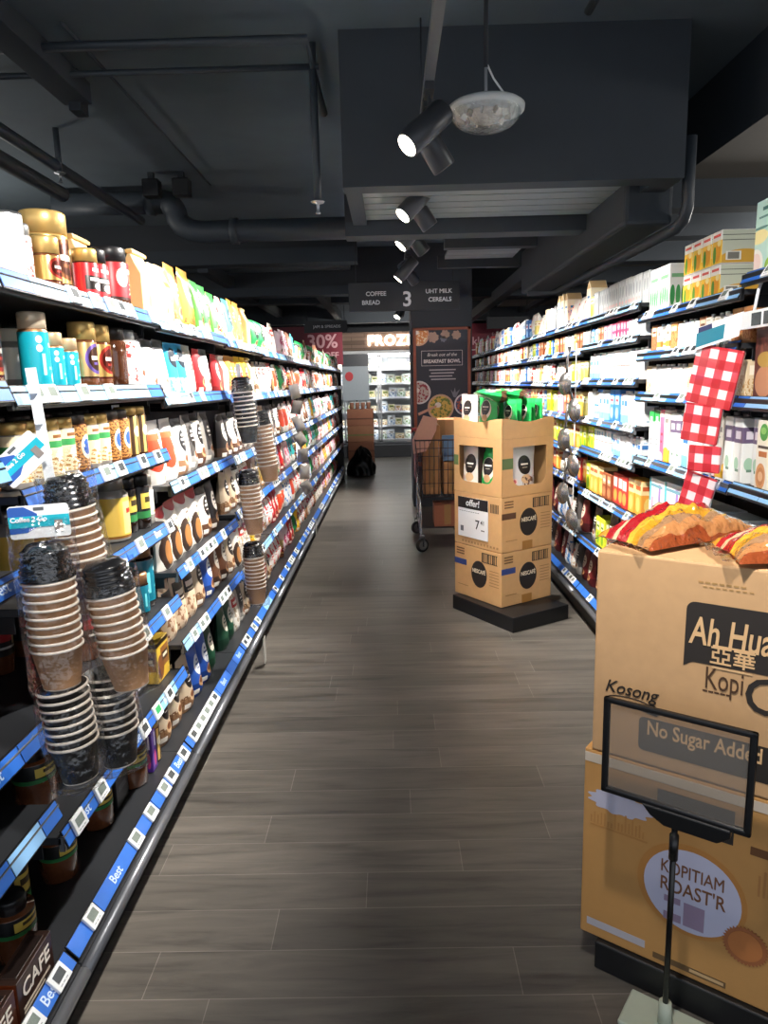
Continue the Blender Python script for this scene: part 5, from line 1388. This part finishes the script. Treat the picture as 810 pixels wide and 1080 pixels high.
# ------------------------------------------------------------------ far end: freezer, cases, bag
fz = empty('display_freezer', (0, 14.4, 0), 0, 'lit glass-door freezer cabinet at the far end of the aisle', 'freezer')
FZW = mat('#d6d9db', .4); FZD = mat('#2a2d33', .5)
fx0, fx1 = -1.6, 1.15
MB().box(fx0, fx1, 0.0, .9, 0, .30, FZD).box(fx0, fx1, -.01, 0, .24, .27, mat('#6a6d72', .3, .5)).build('base', fz, .004)
MB().box(fx0, fx1, .80, .9, .30, 2.12, FZW).box(fx0, fx0 + .05, 0, .8, .30, 2.12, FZW).box(fx1 - .05, fx1, 0, .8, .3, 2.12, FZW).box(fx0, fx1, 0, .8, 2.06, 2.12, FZW).build('cabinet', fz)
gm, nt, b = new_mat('freezer_glass'); b.inputs['Base Color'].default_value = (1, 1, 1, 1); b.inputs['Transmission Weight'].default_value = 1; b.inputs['Roughness'].default_value = 0.02; b.inputs['IOR'].default_value = 1.02
for i in range(4):
    a = fx0 + .03 + i * .675; c = a + .665
    d = MB()
    for q in ((a, a + .04, .32, 2.04), (c - .04, c, .32, 2.04), (a, c, .32, .37), (a, c, 1.99, 2.04)): d.box(q[0], q[1], -.04, -.005, q[2], q[3], STEEL)
    do = d.build('door', fz, .004)
    MB().box(a + .04, c - .04, -.026, -.020, .37, 1.99, gm).build('glass', do)
    MB().tube([(c - .06, -.06, .8), (c - .06, -.06, 1.4)], .012, STEEL, 8).build('handle', do)
for z in (.34, .62, .90, 1.18, 1.46, 1.74):
    MB().box(fx0 + .05, fx1 - .05, .12, .8, z, z + .012, FZW).box(fx0 + .05, fx1 - .05, .105, .12, z - .005, z + .03, WHITE).build('shelf', fz)
led = mat('#ffffff', .5, emit=7.0)
MB().box(fx0 + .06, fx1 - .06, .05, .09, 2.03, 2.055, led).build('light_strip', fz)
for x in (-.93, -.255, .42): MB().box(x - .012, x + .012, .03, .05, .4, 2.0, led).build('light_strip', fz)
la = bpy.data.lights.new('freezer_light', 'AREA'); la.shape = 'RECTANGLE'; la.size = 2.4; la.size_y = .06; la.energy = 40
lo_ = bpy.data.objects.new('freezer_light', la); COL.objects.link(lo_); lo_.location = (-.2, 14.46, 2.02); lo_.rotation_euler = (math.radians(-30), 0, 0)
for i, (b_, c1, c2) in enumerate((('#e9e2c4', '#c9b25a', '#8fa04a'), ('#dfe6df', '#6f9a5a', '#e9e4d0'), ('#efe9e2', '#c96a4a', '#e2c07a'), ('#e8edf2', '#6f97bd', '#f4f2ec'), ('#efe0c0', '#b8863f', '#f6ecd2'))):
    A_ = art('frozen_%d' % i, b_, [('n', 0, 0, 1, .6, 4, c1), ('r', .15, .6, .85, .85, c2), ('r', .3, .68, .7, .76, '#4a4a48')], .4)
    carton('fz%d' % i, (.13, .16, .12, .15, .18)[i], (.15, .19, .13, .2, .12)[i], .14, A_, ('cream and olive', 'pale green', 'white and red', 'pale blue', 'golden')[i] + ' frozen food pack', name='frozen_pack', group='frozen packs in the freezer')
fr_ = random.Random(21)
for zi, z in enumerate((.352, .632, .912, 1.192, 1.472, 1.752)):
    x = -1.05; n = 0
    while x < .55:
        kd = 'fz%d' % fr_.randrange(5); p = PROTO[kd]; n += 1
        x += p['w'] / 2
        o = put(kd, (x, 14.62, z + .0006), 0, 1.0, '%s, %s from left on freezer shelf %s from bottom' % (p['noun'], ORD[n] if n < 17 else 'last', ORD[zi + 1]))
        x += p['w'] / 2 + .012
# fascia of wood bricks with glowing letters
def tile_mat():
    m, nt, b = new_mat('wood_bricks'); N, L = nt.nodes, nt.links
    tc = N.new('ShaderNodeTexCoord'); mp = N.new('ShaderNodeMapping'); mp.inputs['Rotation'].default_value = (PI / 2, 0, 0); L.new(tc.outputs['Object'], mp.inputs[0])
    br = N.new('ShaderNodeTexBrick')
    for k, v in (('Scale', 1.0), ('Mortar Size', .003), ('Brick Width', .5), ('Row Height', .07), ('Bias', 0)): br.inputs[k].default_value = v
    br.inputs['Color1'].default_value = rgb('#a98b78'); br.inputs['Color2'].default_value = rgb('#7d6353'); br.inputs['Mortar'].default_value = rgb('#4a3a30')
    L.new(mp.outputs[0], br.inputs['Vector']); L.new(br.outputs[0], b.inputs['Base Color']); b.inputs['Roughness'].default_value = .6
    return m
fs = tag(MB().box(-2.6, 1.6, 14.32, 14.4, 2.13, 2.47, tile_mat()).build('fascia'), 'wood-brick fascia band over the freezer', 'fascia')
struct('trim_1', MB().box(-2.6, 1.6, 14.30, 15.6, 2.47, 3.05, DARK2))
GLOW = mat('#fff4e4', .4, emit=5.0)
fs_t = text('glowing_letters', 'FROZEN', .27, GLOW, None, (.13, 14.304, 2.30), bold=.03, extrude=.015, spacing=1.15)
tag(fs_t, 'glowing white FROZEN letters on the wood-brick fascia', 'sign')
# notice board in front of the freezer
nb = empty('notice_board', (-.62, 13.3, 0), 0, 'pale notice board with a red round sticker before the freezer', 'notice board')
MB().box(-.27, .22, 0, .03, 1.18, 2.02, mat('#a7b3bd', .35)).build('board', nb, .004)
MB().box(-.27, .22, -.006, 0, 1.80, 2.02, mat('#3a3f47', .4)).build('header', nb)
MB().prism(ell(-.14, 1.62, .075, .085, 24), -.006, -.001, mat('#c8303a', .4)).build('sticker', nb)
MB().box(-.03, .0, .04, .07, 0, 1.2, FZD).box(-.2, .15, -.05, .16, 0, .02, FZD).build('stand', nb)
# stacked cases topped with cup packs
CASE = [mat('#8d5c45', .7, speckle=.12, scale=12), mat('#7d4f3a', .7, speckle=.12, scale=12), mat('#96684d', .7, speckle=.12, scale=12)]
z = 0.004
zc = [(.24, 'lowest'), (.27, 'second lowest'), (.27, 'third from the floor'), (.28, 'topmost')]
for i, (h, wd) in enumerate(zc):
    r = empty('product_case', (-.53, 12.3, z), .0, wd + ' brown case of the stack at the far left aisle end', 'case', 'brown cases stacked at the aisle end')
    MB().box(-.22, .22, -.18, .2, 0, h - .003, CASE[i % 3]).build('box', r, .004)
    MB().box(-.222, .222, -.182, -.179, h * .38, h * .46, mat('#6f7a4a' if i == 2 else '#5e3a2a', .6)).build('printed_band', r)
    z += h
for i in range(4):
    for j in range(2):
        x = -.67 + .095 * i
        if j: continue
        tag(MB().lathe([(.0, z, WHITE), (.03, z, mat('#a77a66', .4)), (.038, z + .11, WHITE), (.04, z + .115, WHITE), (.036, z + .12, WHITE), (0, z + .12, WHITE)], WHITE, 16, Matrix.Translation((x, 12.2, 0))).build('noodle_cup'),
            'brown and white cup on the case stack, %s from left' % ORD[i + 1], 'cup', 'cups on the far case stack')
# black bag heap
def heap(u, v):
    a = u * 2 * PI; r = .30 * math.cos(v * PI / 2) ** .6
    n = noise.noise(Vector((math.cos(a) * 1.7, math.sin(a) * 1.7, v * 2.5)))
    r *= 1 + .28 * n
    return (r * math.cos(a) * .8, r * math.sin(a) * .7, .40 * v ** .8 * (1 + .25 * n) + .003)
hb = MB().grid(heap, 36, 16, mat('#16171a', .28)).build('bin_bag'); hb.location = (-.50, 11.75, 0)
tag(hb, 'crumpled black bag on the floor before the far case stack', 'bag')
gr = MB().lathe([(.02, 0), (.05, .03), (.015, .05), (0, .06)], mat('#3a3c40', .3), 12).build('knot', hb); gr.location = (0, 0, .34)

# ------------------------------------------------------------------ column, poster, aisle sign, banners
struct('wall_column', MB().box(.25, .96, 8.53, 9.3, 0, 3.05, mat('#33383f', .7)))
po = empty('poster', (.605, 8.50, 0), 0, 'dark breakfast bowl poster in a copper frame on the column', 'poster')
NAVY = mat('#343742', .5)
MB().box(-.30, .30, .0, .02, .55, 2.08, NAVY).build('sheet', po)
mb = MB(); CF = mat('#8a4f3c', .35, .4)
for q in ((-.335, -.30, .5, 2.11), (.30, .335, .5, 2.11), (-.335, .335, 2.08, 2.11), (-.335, .335, .5, .55)): mb.box(q[0], q[1], -.012, .025, q[2], q[3], CF)
mb.build('frame', po, .003)
PW = mat('#e9e6e2', .5, speckle=0)
text('lettering', 'Break out of the', .052, PW, po, (0, -.003, 1.80), shear=.25, bold=.006)
text('lettering', 'BREAKFAST BOWL', .056, PW, po, (0, -.003, 1.725), bold=.03, sx=.92)
mb = MB()
for q in ((-.24, .24, 1.845, 1.849), (-.24, .24, 1.675, 1.679), (-.24, -.236, 1.675, 1.849), (.236, .24, 1.675, 1.849)): mb.box(q[0], q[1], -.003, -.0005, q[2], q[3], PW)
for i in range(4): mb.box(-.15 + .02 * (i % 2), .16 - .02 * (i % 3), -.003, -.0005, 1.62 - i * .036, 1.634 - i * .036, mat('#b9b8ba', .5))
mb.build('printed_rules', po)
def bowl(cx, cz, r, rim, food, clip=None, spk='#7a8a3a'):
    am = art('bowl_food_%d' % int(cx * 1000 + cz * 100), food, [('n', -1, -1, 2, 2, 7, spk), ('e', .4, .6, .12, .1, '#f2e9dc')], .5)
    def cl(pts): return [(max(-.298, min(.298, x)), min(2.078, z)) for x, z in pts]
    MB().prism(cl(ell(cx, cz, r, r)), -.0022, -.0004, mat(rim, .5)).build('printed_bowl', po)
    MB().prism(cl(ell(cx, cz, r * .86, r * .86)), -.0034, -.0024, am, front=am, uvbox=(cx - r, cz - r, cx + r, cz + r)).build('printed_food', po)
bowl(-.02, 1.19, .155, '#d8b08e', '#e3c05c')
bowl(-.27, 1.37, .135, '#e5dedb', '#cdbcb0', spk='#a04048')
bowl(.27, 1.22, .13, '#e6e4e6', '#4d5578', spk='#c76a52')
bowl(-.27, 2.03, .125, '#d9a68a', '#d98a4c', spk='#f0d9b0')
MB().prism([(-.28, 1.10), (-.08, 1.19), (-.06, 1.215), (-.09, 1.215), (-.29, 1.13)], -.004, -.0022, mat('#d8a48a', .5)).build('printed_spoon', po)
for cx, cz, r in ((-.1, 2.0, .06), (.04, 2.03, .05), (.02, 1.98, .035), (.17, 2.02, .05)):
    MB().prism([(x, min(2.078, zq)) for x, zq in ell(cx, cz, r, r, 20, lambda i: 1 + .15 * math.sin(i * 2.1))], -.0022, -.0004, mat('#b0907c' if r > .045 else '#6d737f', .5)).build('printed_food', po)
MB().prism([(.1, 1.40), (.13, 1.31), (.16, 1.30), (.21, 1.40), (.16, 1.36), (.15, 1.42), (.13, 1.36)], -.0022, -.0004, mat('#7b7f8a', .5)).build('printed_leaf', po)
# hanging aisle sign
asg = empty('aisle_sign', (0.11, 7.0, 0), 0, 'dark hanging aisle sign with a white number three and category names', 'aisle sign')
SB = mat('#24272d', .5)
MB().box(-.49, .56, 0, .03, 2.165, 2.43, SB).build('panel', asg, .003)
for x in (-.42, .5): MB().tube([(x, .015, 2.43), (x, .015, 3.05)], .004, DARK2, 6).build('suspension_rod', asg)
SW = mat('#e3e6e9', .5, speckle=0)
text('number', '3', .19, SW, asg, (.065, -.002, 2.265), bold=.02)
for s_, x, zq in (('COFFEE', -.23, 2.325), ('BREAD', -.28, 2.245), ('UHT MILK', .365, 2.335), ('CEREALS', .375, 2.26)):
    text('lettering', s_, .056, SW, asg, (x, -.002, zq), bold=.02)
MAR = mat('#7c2436', .55)
bn = empty('promotion_banner', (-1.3, 11.9, 0), 0, 'maroon banner with white percent-off lettering above the left shelf end', 'banner')
MB().box(-.8, .53, 0, .02, 1.80, 2.42, MAR).build('sheet', bn)
for x in (-.7, .4): MB().tube([(x, .01, 2.42), (x, .01, 3.05)], .004, DARK2, 6).build('suspension_rod', bn)
text('lettering', '30%', .30, mat('#d9a8ae', .5, speckle=0), bn, (.2, -.003, 2.17), bold=.02)
text('lettering', 'OFF', .14, mat('#d9a8ae', .5, speckle=0), bn, (.34, -.003, 1.95), bold=.02)
bn = empty('promotion_banner', (1.65, 11.9, 0), 0, 'maroon banner lettered weekly behind the right shelves', 'banner')
MB().box(-.72, .72, 0, .02, 1.75, 2.40, MAR).build('sheet', bn)
for x in (-.6, .6): MB().tube([(x, .01, 2.40), (x, .01, 3.05)], .004, DARK2, 6).build('suspension_rod', bn)
text('lettering', 'weekly', .18, mat('#d9a8ae', .5, speckle=0), bn, (-.36, -.003, 2.12), bold=.01)
text('lettering', 'from', .09, mat('#d9a8ae', .5, speckle=0), bn, (.1, -.003, 2.22), bold=.01)
text('lettering', '30%', .28, mat('#d9a8ae', .5, speckle=0), bn, (.33, -.003, 2.02), bold=.02)
MB().box(-.62, -.1, -.003, -.001, 1.98, 1.99, PW).build('printed_rules', bn)
for (x, y, t_, lb) in ((-.95, 10.9, 'JAM & SPREADS', 'small dark hanging sign lettered jam and spreads over the left shelves'), (1.78, 11.0, 'CEREALS', 'small dark hanging sign over the far right shelves')):
    r = empty('hanging_sign', (x, y, 0), 0, lb, 'sign')
    MB().box(-.32, .32, 0, .02, 2.25, 2.42, SB).build('panel', r)
    for dx in (-.28, .28): MB().tube([(dx, .01, 2.42), (dx, .01, 3.05)], .004, DARK2, 6).build('suspension_rod', r)
    if 'JAM' in t_: text('lettering', t_, .06, SW, r, (.02, -.002, 2.335), bold=.02)

# ------------------------------------------------------------------ hanging strips, cup packs, napkins
FILM = film_mat('bag_film', '#fbfbfb', .07, 1.0, 26)
KRAFT = mat('#c0926a', .6, speckle=.06); RIM = mat('#efe3d6', .45); CUPB = mat('#1b1b1d', .42); LIDB = mat('#151517', .22, coat=.5)
def cup_mesh(mm, n):
    h = .082
    return MB().lathe([(.0, .004, RIM), (.033, .004, RIM), (.034, 0, RIM), (.0345, .003, mm), (.0465, h - .004, RIM), (.0492, h - .003, RIM), (.0492, h + .001, RIM), (.046, h + .002, mm), (.035, .02, mm), (.0, .02, mm)], mm, 28).mesh(n)
CUPK = cup_mesh(KRAFT, 'paper_cup'); CUPD = cup_mesh(CUPB, 'paper_cup')
lm = MB()
pr = []
for i in range(5): pr += [(.050 - .002 * i, .012 * i), (.051 - .002 * i, .012 * i + .006), (.047 - .002 * i, .012 * i + .008)]
pr += [(.03, .066), (.0, .066)]
LIDM = lm.lathe([(0, 0)] + pr, LIDB, 28).mesh('lid_stack')
HB = mat('#2f5fb5', .4); HT = mat('#17b3c9', .4); HW = mat('#f4f6f7', .4)
HTXT = text_mesh('Coffee 2 Go', .0125, WHITE, bold=.03)
def card(parent, M, w=.105, h=.062):
    c = MB().prism(rrect(-w / 2, 0, w / 2, h, .006), -.0006, .0006, HW)
    c.prism([(-w / 2, .010), (-w / 2 + .03, .011), (-w / 2 + .05, .022), (-w / 2 + .05, .046), (-w / 2 + .028, h - .002), (-w / 2 + .004, h - .002), (-w / 2, h - .006)], -.0012, -.0005, HB)
    c.box(-w / 2, w / 2, -.0018, -.0010, .021, .042, HT)
    c.box(.026, .040, -.0024, -.0016, .010, .032, mat('#8f8580', .5))
    c.box(-.008, .010, -.0012, -.0005, h - .010, h - .004, mat('#5f6266', .5))
    o = c.build('header_card', parent); o.matrix_local = M
    t = bpy.data.objects.new('lettering', HTXT); COL.objects.link(t); t.parent = o; t.location = (-.018, -.0024, .036); t.rotation_euler = (PI / 2, 0, 0)
    return o
def cup_pack(top, tilt_x, tilt_y, rz, n, mm, label, lids=True, hdr=True, pitch=.0165, bagw=1.0, cardM=None):
    """a bagged nest of cups hanging from its header card; top = point where it hangs"""
    r = empty('cup_pack', top, 0, label, 'cup pack')
    r.rotation_euler = (tilt_x, tilt_y, rz)
    z = -.075 if hdr else -.02
    if lids:
        z -= .066
        o = bpy.data.objects.new('lid_stack', LIDM); COL.objects.link(o); o.parent = r; o.location = (0, 0, z)
        z -= .002
    z -= .083
    for i in range(n):
        o = bpy.data.objects.new('paper_cup', CUPK if mm == 'k' else CUPD); COL.objects.link(o); o.parent = r
        o.location = (0, 0, z - i * pitch)
    zb = z - (n - 1) * pitch
    zt = -.02
    def bag(u, v):
        a = u * 2 * PI; zz = zb - .02 + (zt - zb + .02) * v
        nz = noise.noise(Vector((math.cos(a) * 2 + top[0] * 9, math.sin(a) * 2 + top[2] * 7, v * 7)))
        flat = min(1, max(0, (v - .82) / .18)); fb = min(1, max(0, (.06 - v) / .06))
        rx = .058 * bagw * (1 + .09 * nz); ry = rx * (1 - .93 * max(flat, fb))
        ca, sa = math.cos(a), math.sin(a)
        return (rx * ca, ry * sa, zz + .006 * nz)
    MB().grid(bag, 40, 36, FILM).build('plastic_bag', r)
    if hdr: card(r, cardM or Matrix.Translation((0, -.006, -.062)))
    return r
# front cluster at the seam of the nearest full left bay
strip = MB().box(-.010, .010, -.001, .001, -.34, 0.0, WHITE)
for i in range(5): strip.box(-.006, .006, -.012, -.001, -.05 - i * .06, -.045 - i * .06, WHITE)
o = strip.build('hanging_strip'); o.location = (-.705, 1.415, 1.545); o.rotation_euler = (0.0, -.06, .25); tag(o, 'white plastic hanging strip before the nearest left shelves', 'hanging strip')
FZ = .25
cup_pack((-.68, 1.43, 1.405), 0, -.12, FZ, 9, 'k', 'kraft cup pack with a tilted header card, upper right of the near cluster', pitch=.0175, cardM=Matrix.Translation((-.045, -.03, -.055)) @ Matrix.Rotation(-.6, 4, 'Y'))
cup_pack((-.662, 1.30, 1.292), 0, -.02, FZ, 9, 'k', 'kraft cup pack facing the aisle with a level header card', pitch=.0165)
cup_pack((-.585, 1.375, 1.185), 0, -.12, FZ, 8, 'k', 'kraft cup pack slanting to the right, without visible card', hdr=False, pitch=.0175)
cup_pack((-.662, 1.31, .948), 0, -.08, FZ, 8, 'd', 'black cup pack at the bottom front of the near cluster', lids=False, hdr=False, pitch=.0165)
cup_pack((-.612, 1.405, .935), 0, -.05, FZ, 8, 'd', 'black cup pack behind the front black one, near cluster', lids=False, hdr=False, pitch=.0175)
# second cluster at the next seam but one
o = bpy.data.objects.new('hanging_strip', o.data); COL.objects.link(o); o.location = (-.70, 3.32, 1.60); o.rotation_euler = (0, -.06, .2); tag(o, 'white plastic hanging strip between the second and third left bays', 'hanging strip')
cup_pack((-.685, 3.29, 1.56), 0, -.08, .2, 9, 'd', 'black cup pack at the top of the second cluster', lids=True, hdr=False, pitch=.019)
cup_pack((-.635, 3.41, 1.40), 0, -.12, .2, 11, 'k', 'kraft cup pack slanting at the upper right of the second cluster', lids=True, hdr=False, pitch=.019)
cup_pack((-.67, 3.25, 1.14), 0, -.06, .2, 9, 'k', 'kraft cup pack in the middle of the second cluster', lids=True, hdr=False, pitch=.019)
cup_pack((-.665, 3.24, .80), 0, -.03, .2, 9, 'k', 'kraft cup pack lowest in the second cluster', lids=True, hdr=False, pitch=.018)
# grey sachet strip farther on
SAC = mat('#a9a39d', .25, .4, speckle=.3, scale=30)
for i in range(7):
    def sac(u, v):
        s = math.sin(PI * u) ** .6 * math.sin(PI * v) ** .6 if 0 < u < 1 and 0 < v < 1 else 0
        return ((u - .5) * .075, -.02 * s, (v - .5) * .115)
    o = MB().grid(sac, 8, 8, SAC).grid(lambda u, v: (lambda q: (q[0], -q[1] + .001, q[2]))(sac(u, v)), 8, 8, SAC, flip=True).build('sachet_pack')
    o.location = (-.70 + .012 * i, 5.25 - .02 * i, 1.45 - .115 * i); o.rotation_euler = (.3 + .3 * math.sin(i * 2.2), -.25 + .4 * math.sin(i * 1.7), .35 + .5 * math.sin(i * 3.1))
    tag(o, 'grey sachet pack on the strip before the fourth left bay, %s from the top' % ORD[i + 1], 'sachet', 'sachets hanging on the left')
# gingham napkins, right
gm_, nt, b = new_mat('gingham'); N, L = nt.nodes, nt.links
tc = N.new('ShaderNodeTexCoord'); sp_ = N.new('ShaderNodeSeparateXYZ'); L.new(tc.outputs['Object'], sp_.inputs[0])
def band(out, per):
    a = N.new('ShaderNodeMath'); a.operation = 'DIVIDE'; L.new(out, a.inputs[0]); a.inputs[1].default_value = per
    f = N.new('ShaderNodeMath'); f.operation = 'FRACT'; L.new(a.outputs[0], f.inputs[0])
    g = N.new('ShaderNodeMath'); g.operation = 'LESS_THAN'; L.new(f.outputs[0], g.inputs[0]); g.inputs[1].default_value = .5
    return g.outputs[0]
ad = N.new('ShaderNodeMath'); ad.operation = 'ADD'; L.new(band(sp_.outputs[0], .062), ad.inputs[0]); L.new(band(sp_.outputs[2], .062), ad.inputs[1])
dv = N.new('ShaderNodeMath'); dv.operation = 'MULTIPLY'; L.new(ad.outputs[0], dv.inputs[0]); dv.inputs[1].default_value = .5
rp = N.new('ShaderNodeValToRGB'); rp.color_ramp.interpolation = 'CONSTANT'; e = rp.color_ramp.elements
e[0].color = rgb('#efdfe2'); e[1].position = .4; e[1].color = rgb('#d9414c'); x_ = e.new(.8); x_.color = rgb('#c01f2c')
L.new(dv.outputs[0], rp.inputs[0]); L.new(rp.outputs[0], b.inputs['Base Color']); b.inputs['Roughness'].default_value = .3; b.inputs['Coat Weight'].default_value = .5
NAPW = mat('#e9dede', .5)
np_ = [(1.075, 2.45, 1.395, .165, .195, .20), (1.06, 2.47, 1.270, .135, .13, .12), (1.07, 2.44, 1.17, .115, .09, .02), (1.065, 2.50, 1.03, .115, .13, .25)]
for i, (x, y, z, w_, h, tl_) in enumerate(np_):
    r = empty('napkin_pack', (x, y, z), 0, 'red gingham napkin pack on the right strip, %s from the top' % ORD[i + 1], 'napkin pack', 'gingham napkins hanging on the right')
    r.rotation_euler = (0, tl_, -PI / 2 + .62)
    MB().box(-w_ / 2, w_ / 2, -.012, .0, 0, h, gm_).build('napkins', r, .004)
    MB().box(-w_ / 2 + .004, w_ / 2 - .004, .0, .014, .004, h - .004, NAPW).build('fold_stack', r, .004)
r = empty('napkin_card', (1.075, 2.40, 1.60), 0, 'teal and white header card above the gingham napkins', 'header card')
r.rotation_euler = (0, -.25, -PI / 2 + .62)
MB().prism([(-.08, 0), (.07, 0), (.10, .07), (-.06, .07)], -.001, .001, HW).build('card', r)
MB().prism([(-.078, .008), (.02, .008), (.035, .052), (-.066, .052)], -.002, -.0008, mat('#1f7f97', .35)).build('teal_band', r)
MB().prism([(-.06, .052), (-.01, .052), (-.008, .068), (-.055, .068)], -.002, -.0008, mat('#2c3560', .4)).build('blue_corner', r)
o = MB().box(-.009, .009, -.001, .001, -.75, 0, WHITE).build('hanging_strip'); o.location = (1.10, 2.46, 1.66); o.rotation_euler = (0, 0, -PI / 2); tag(o, 'white hanging strip carrying the gingham napkins', 'hanging strip')
r = empty('tag_bracket', (1.13, 0, 1.655), 0, 'white hanging tag bracket with four grey tags at the right frame edge', 'tag bracket')
MB().box(-.012, -.004, 1.86, 2.36, -.02, .035, WHITE).box(-.004, .05, 2.30, 2.36, .0, .03, WHITE).build('rail', r, .003)
MB().tube([(.02, 2.33, .03), (.03, 2.33, .10), (.04, 2.33, .13)], .005, WHITE, 8).build('hook', r)
for q in range(5): MB().box(-.0145, -.012, 1.93 + q * .072, 1.985 + q * .072, -.012, .026, SCREEN_D).build('price_tag', r)
# metal ladles on the right, a bay further
LAD = mat('#8d8a88', .22, .85, speckle=0)
o = MB().box(-.008, .008, -.001, .001, -1.1, 0, WHITE).build('hanging_strip'); o.location = (1.10, 4.31, 1.70); o.rotation_euler = (0, 0, -PI / 2); tag(o, 'white hanging strip carrying the metal spoons', 'hanging strip')
for i in range(6):
    r = empty('serving_spoon', (1.06, 4.31 + .03 * (i % 2), 1.68 - i * .165), 0, 'grey metal serving spoon hanging on the right strip, %s from the top' % ORD[i + 1], 'spoon', 'spoons hanging on the right')
    r.rotation_euler = (0, .22 * (-1) ** i - .1, -PI / 2 + .5); r.scale = (1.35, 1.35, 1.25)
    MB().tube([(0, 0, 0), (0, -.004, -.06), (0, 0, -.13)], [.009, .006, .006], LAD, 8).build('handle', r)
    def bw(u, v):
        a = u * 2 * PI; q = math.sin(v * PI / 2)
        return (.04 * q * math.cos(a), -.006 - .02 * (1 - q * q), -.175 + .055 * q * math.sin(a))
    MB().grid(bw, 20, 6, LAD).build('bowl', r)
# small hanging cards on the left bumper
for (y, z, lb) in ((6.4, .28, 'small grey hanging card at the left bumper, farther one'), (3.65, .16, 'small paper slip dangling from the left bumper')):
    o = MB().box(-.002, .002, -.05, .05, -.20, 0, mat('#a8a6a0', .5)).build('hanging_card'); o.location = (-.715, y, z); o.scale = (1, .6, .7) ; tag(o, lb, 'card')
# small orange toy-like pack with a wire hook on the far right top shelf
o = MB().tube([(0, 0, 0), (0, 0, .14), (0, .03, .17), (0, .07, .16)], .004, STEEL, 8).build('wire_hook'); o.location = (1.2, 5.28, 1.84); tag(o, 'curved wire hook standing on the far right top shelf', 'hook')
# coffee boxes at the front of the bottom left shelf
def cafe(loc, rz, m1, side, label):
    r = empty('coffee_box', loc, rz, label, 'box')
    MB().box(-.075, .075, 0, .05, 0, .105, side, front=m1, top=mat('#2a1c17', .3)).box(-.06, .06, .008, .042, .105, .107, mat('#1c1412', .3)).build('box', r, .003)
    text('lettering', 'CAFE', .050, mat('#e9e1d6', .5, speckle=0), r, (.0, -.0016, .068), bold=.012)
    MB().box(-.06, .055, -.0012, -.0003, .028, .033, mat('#c9bba9', .5)).box(-.06, .03, -.0012, -.0003, .018, .022, mat('#c9bba9', .5)).build('printed_lines', r)
cafe((-.80, 1.335, .1906), PI / 2, mat('#38251e', .28), mat('#5e3020', .28), 'dark brown CAFE box on the bottom left shelf')
cafe((-.80, 1.175, .1906), PI / 2, mat('#4a2718', .28), mat('#d98a33', .3), 'orange-edged CAFE box nearest the camera on the bottom left shelf')

# ------------------------------------------------------------------ drop unused prototypes
for k, p in PROTO.items():
    if not p['used']:
        for c in KIDS.get(p['o'].name, []): bpy.data.objects.remove(c)
        bpy.data.objects.remove(p['o'])
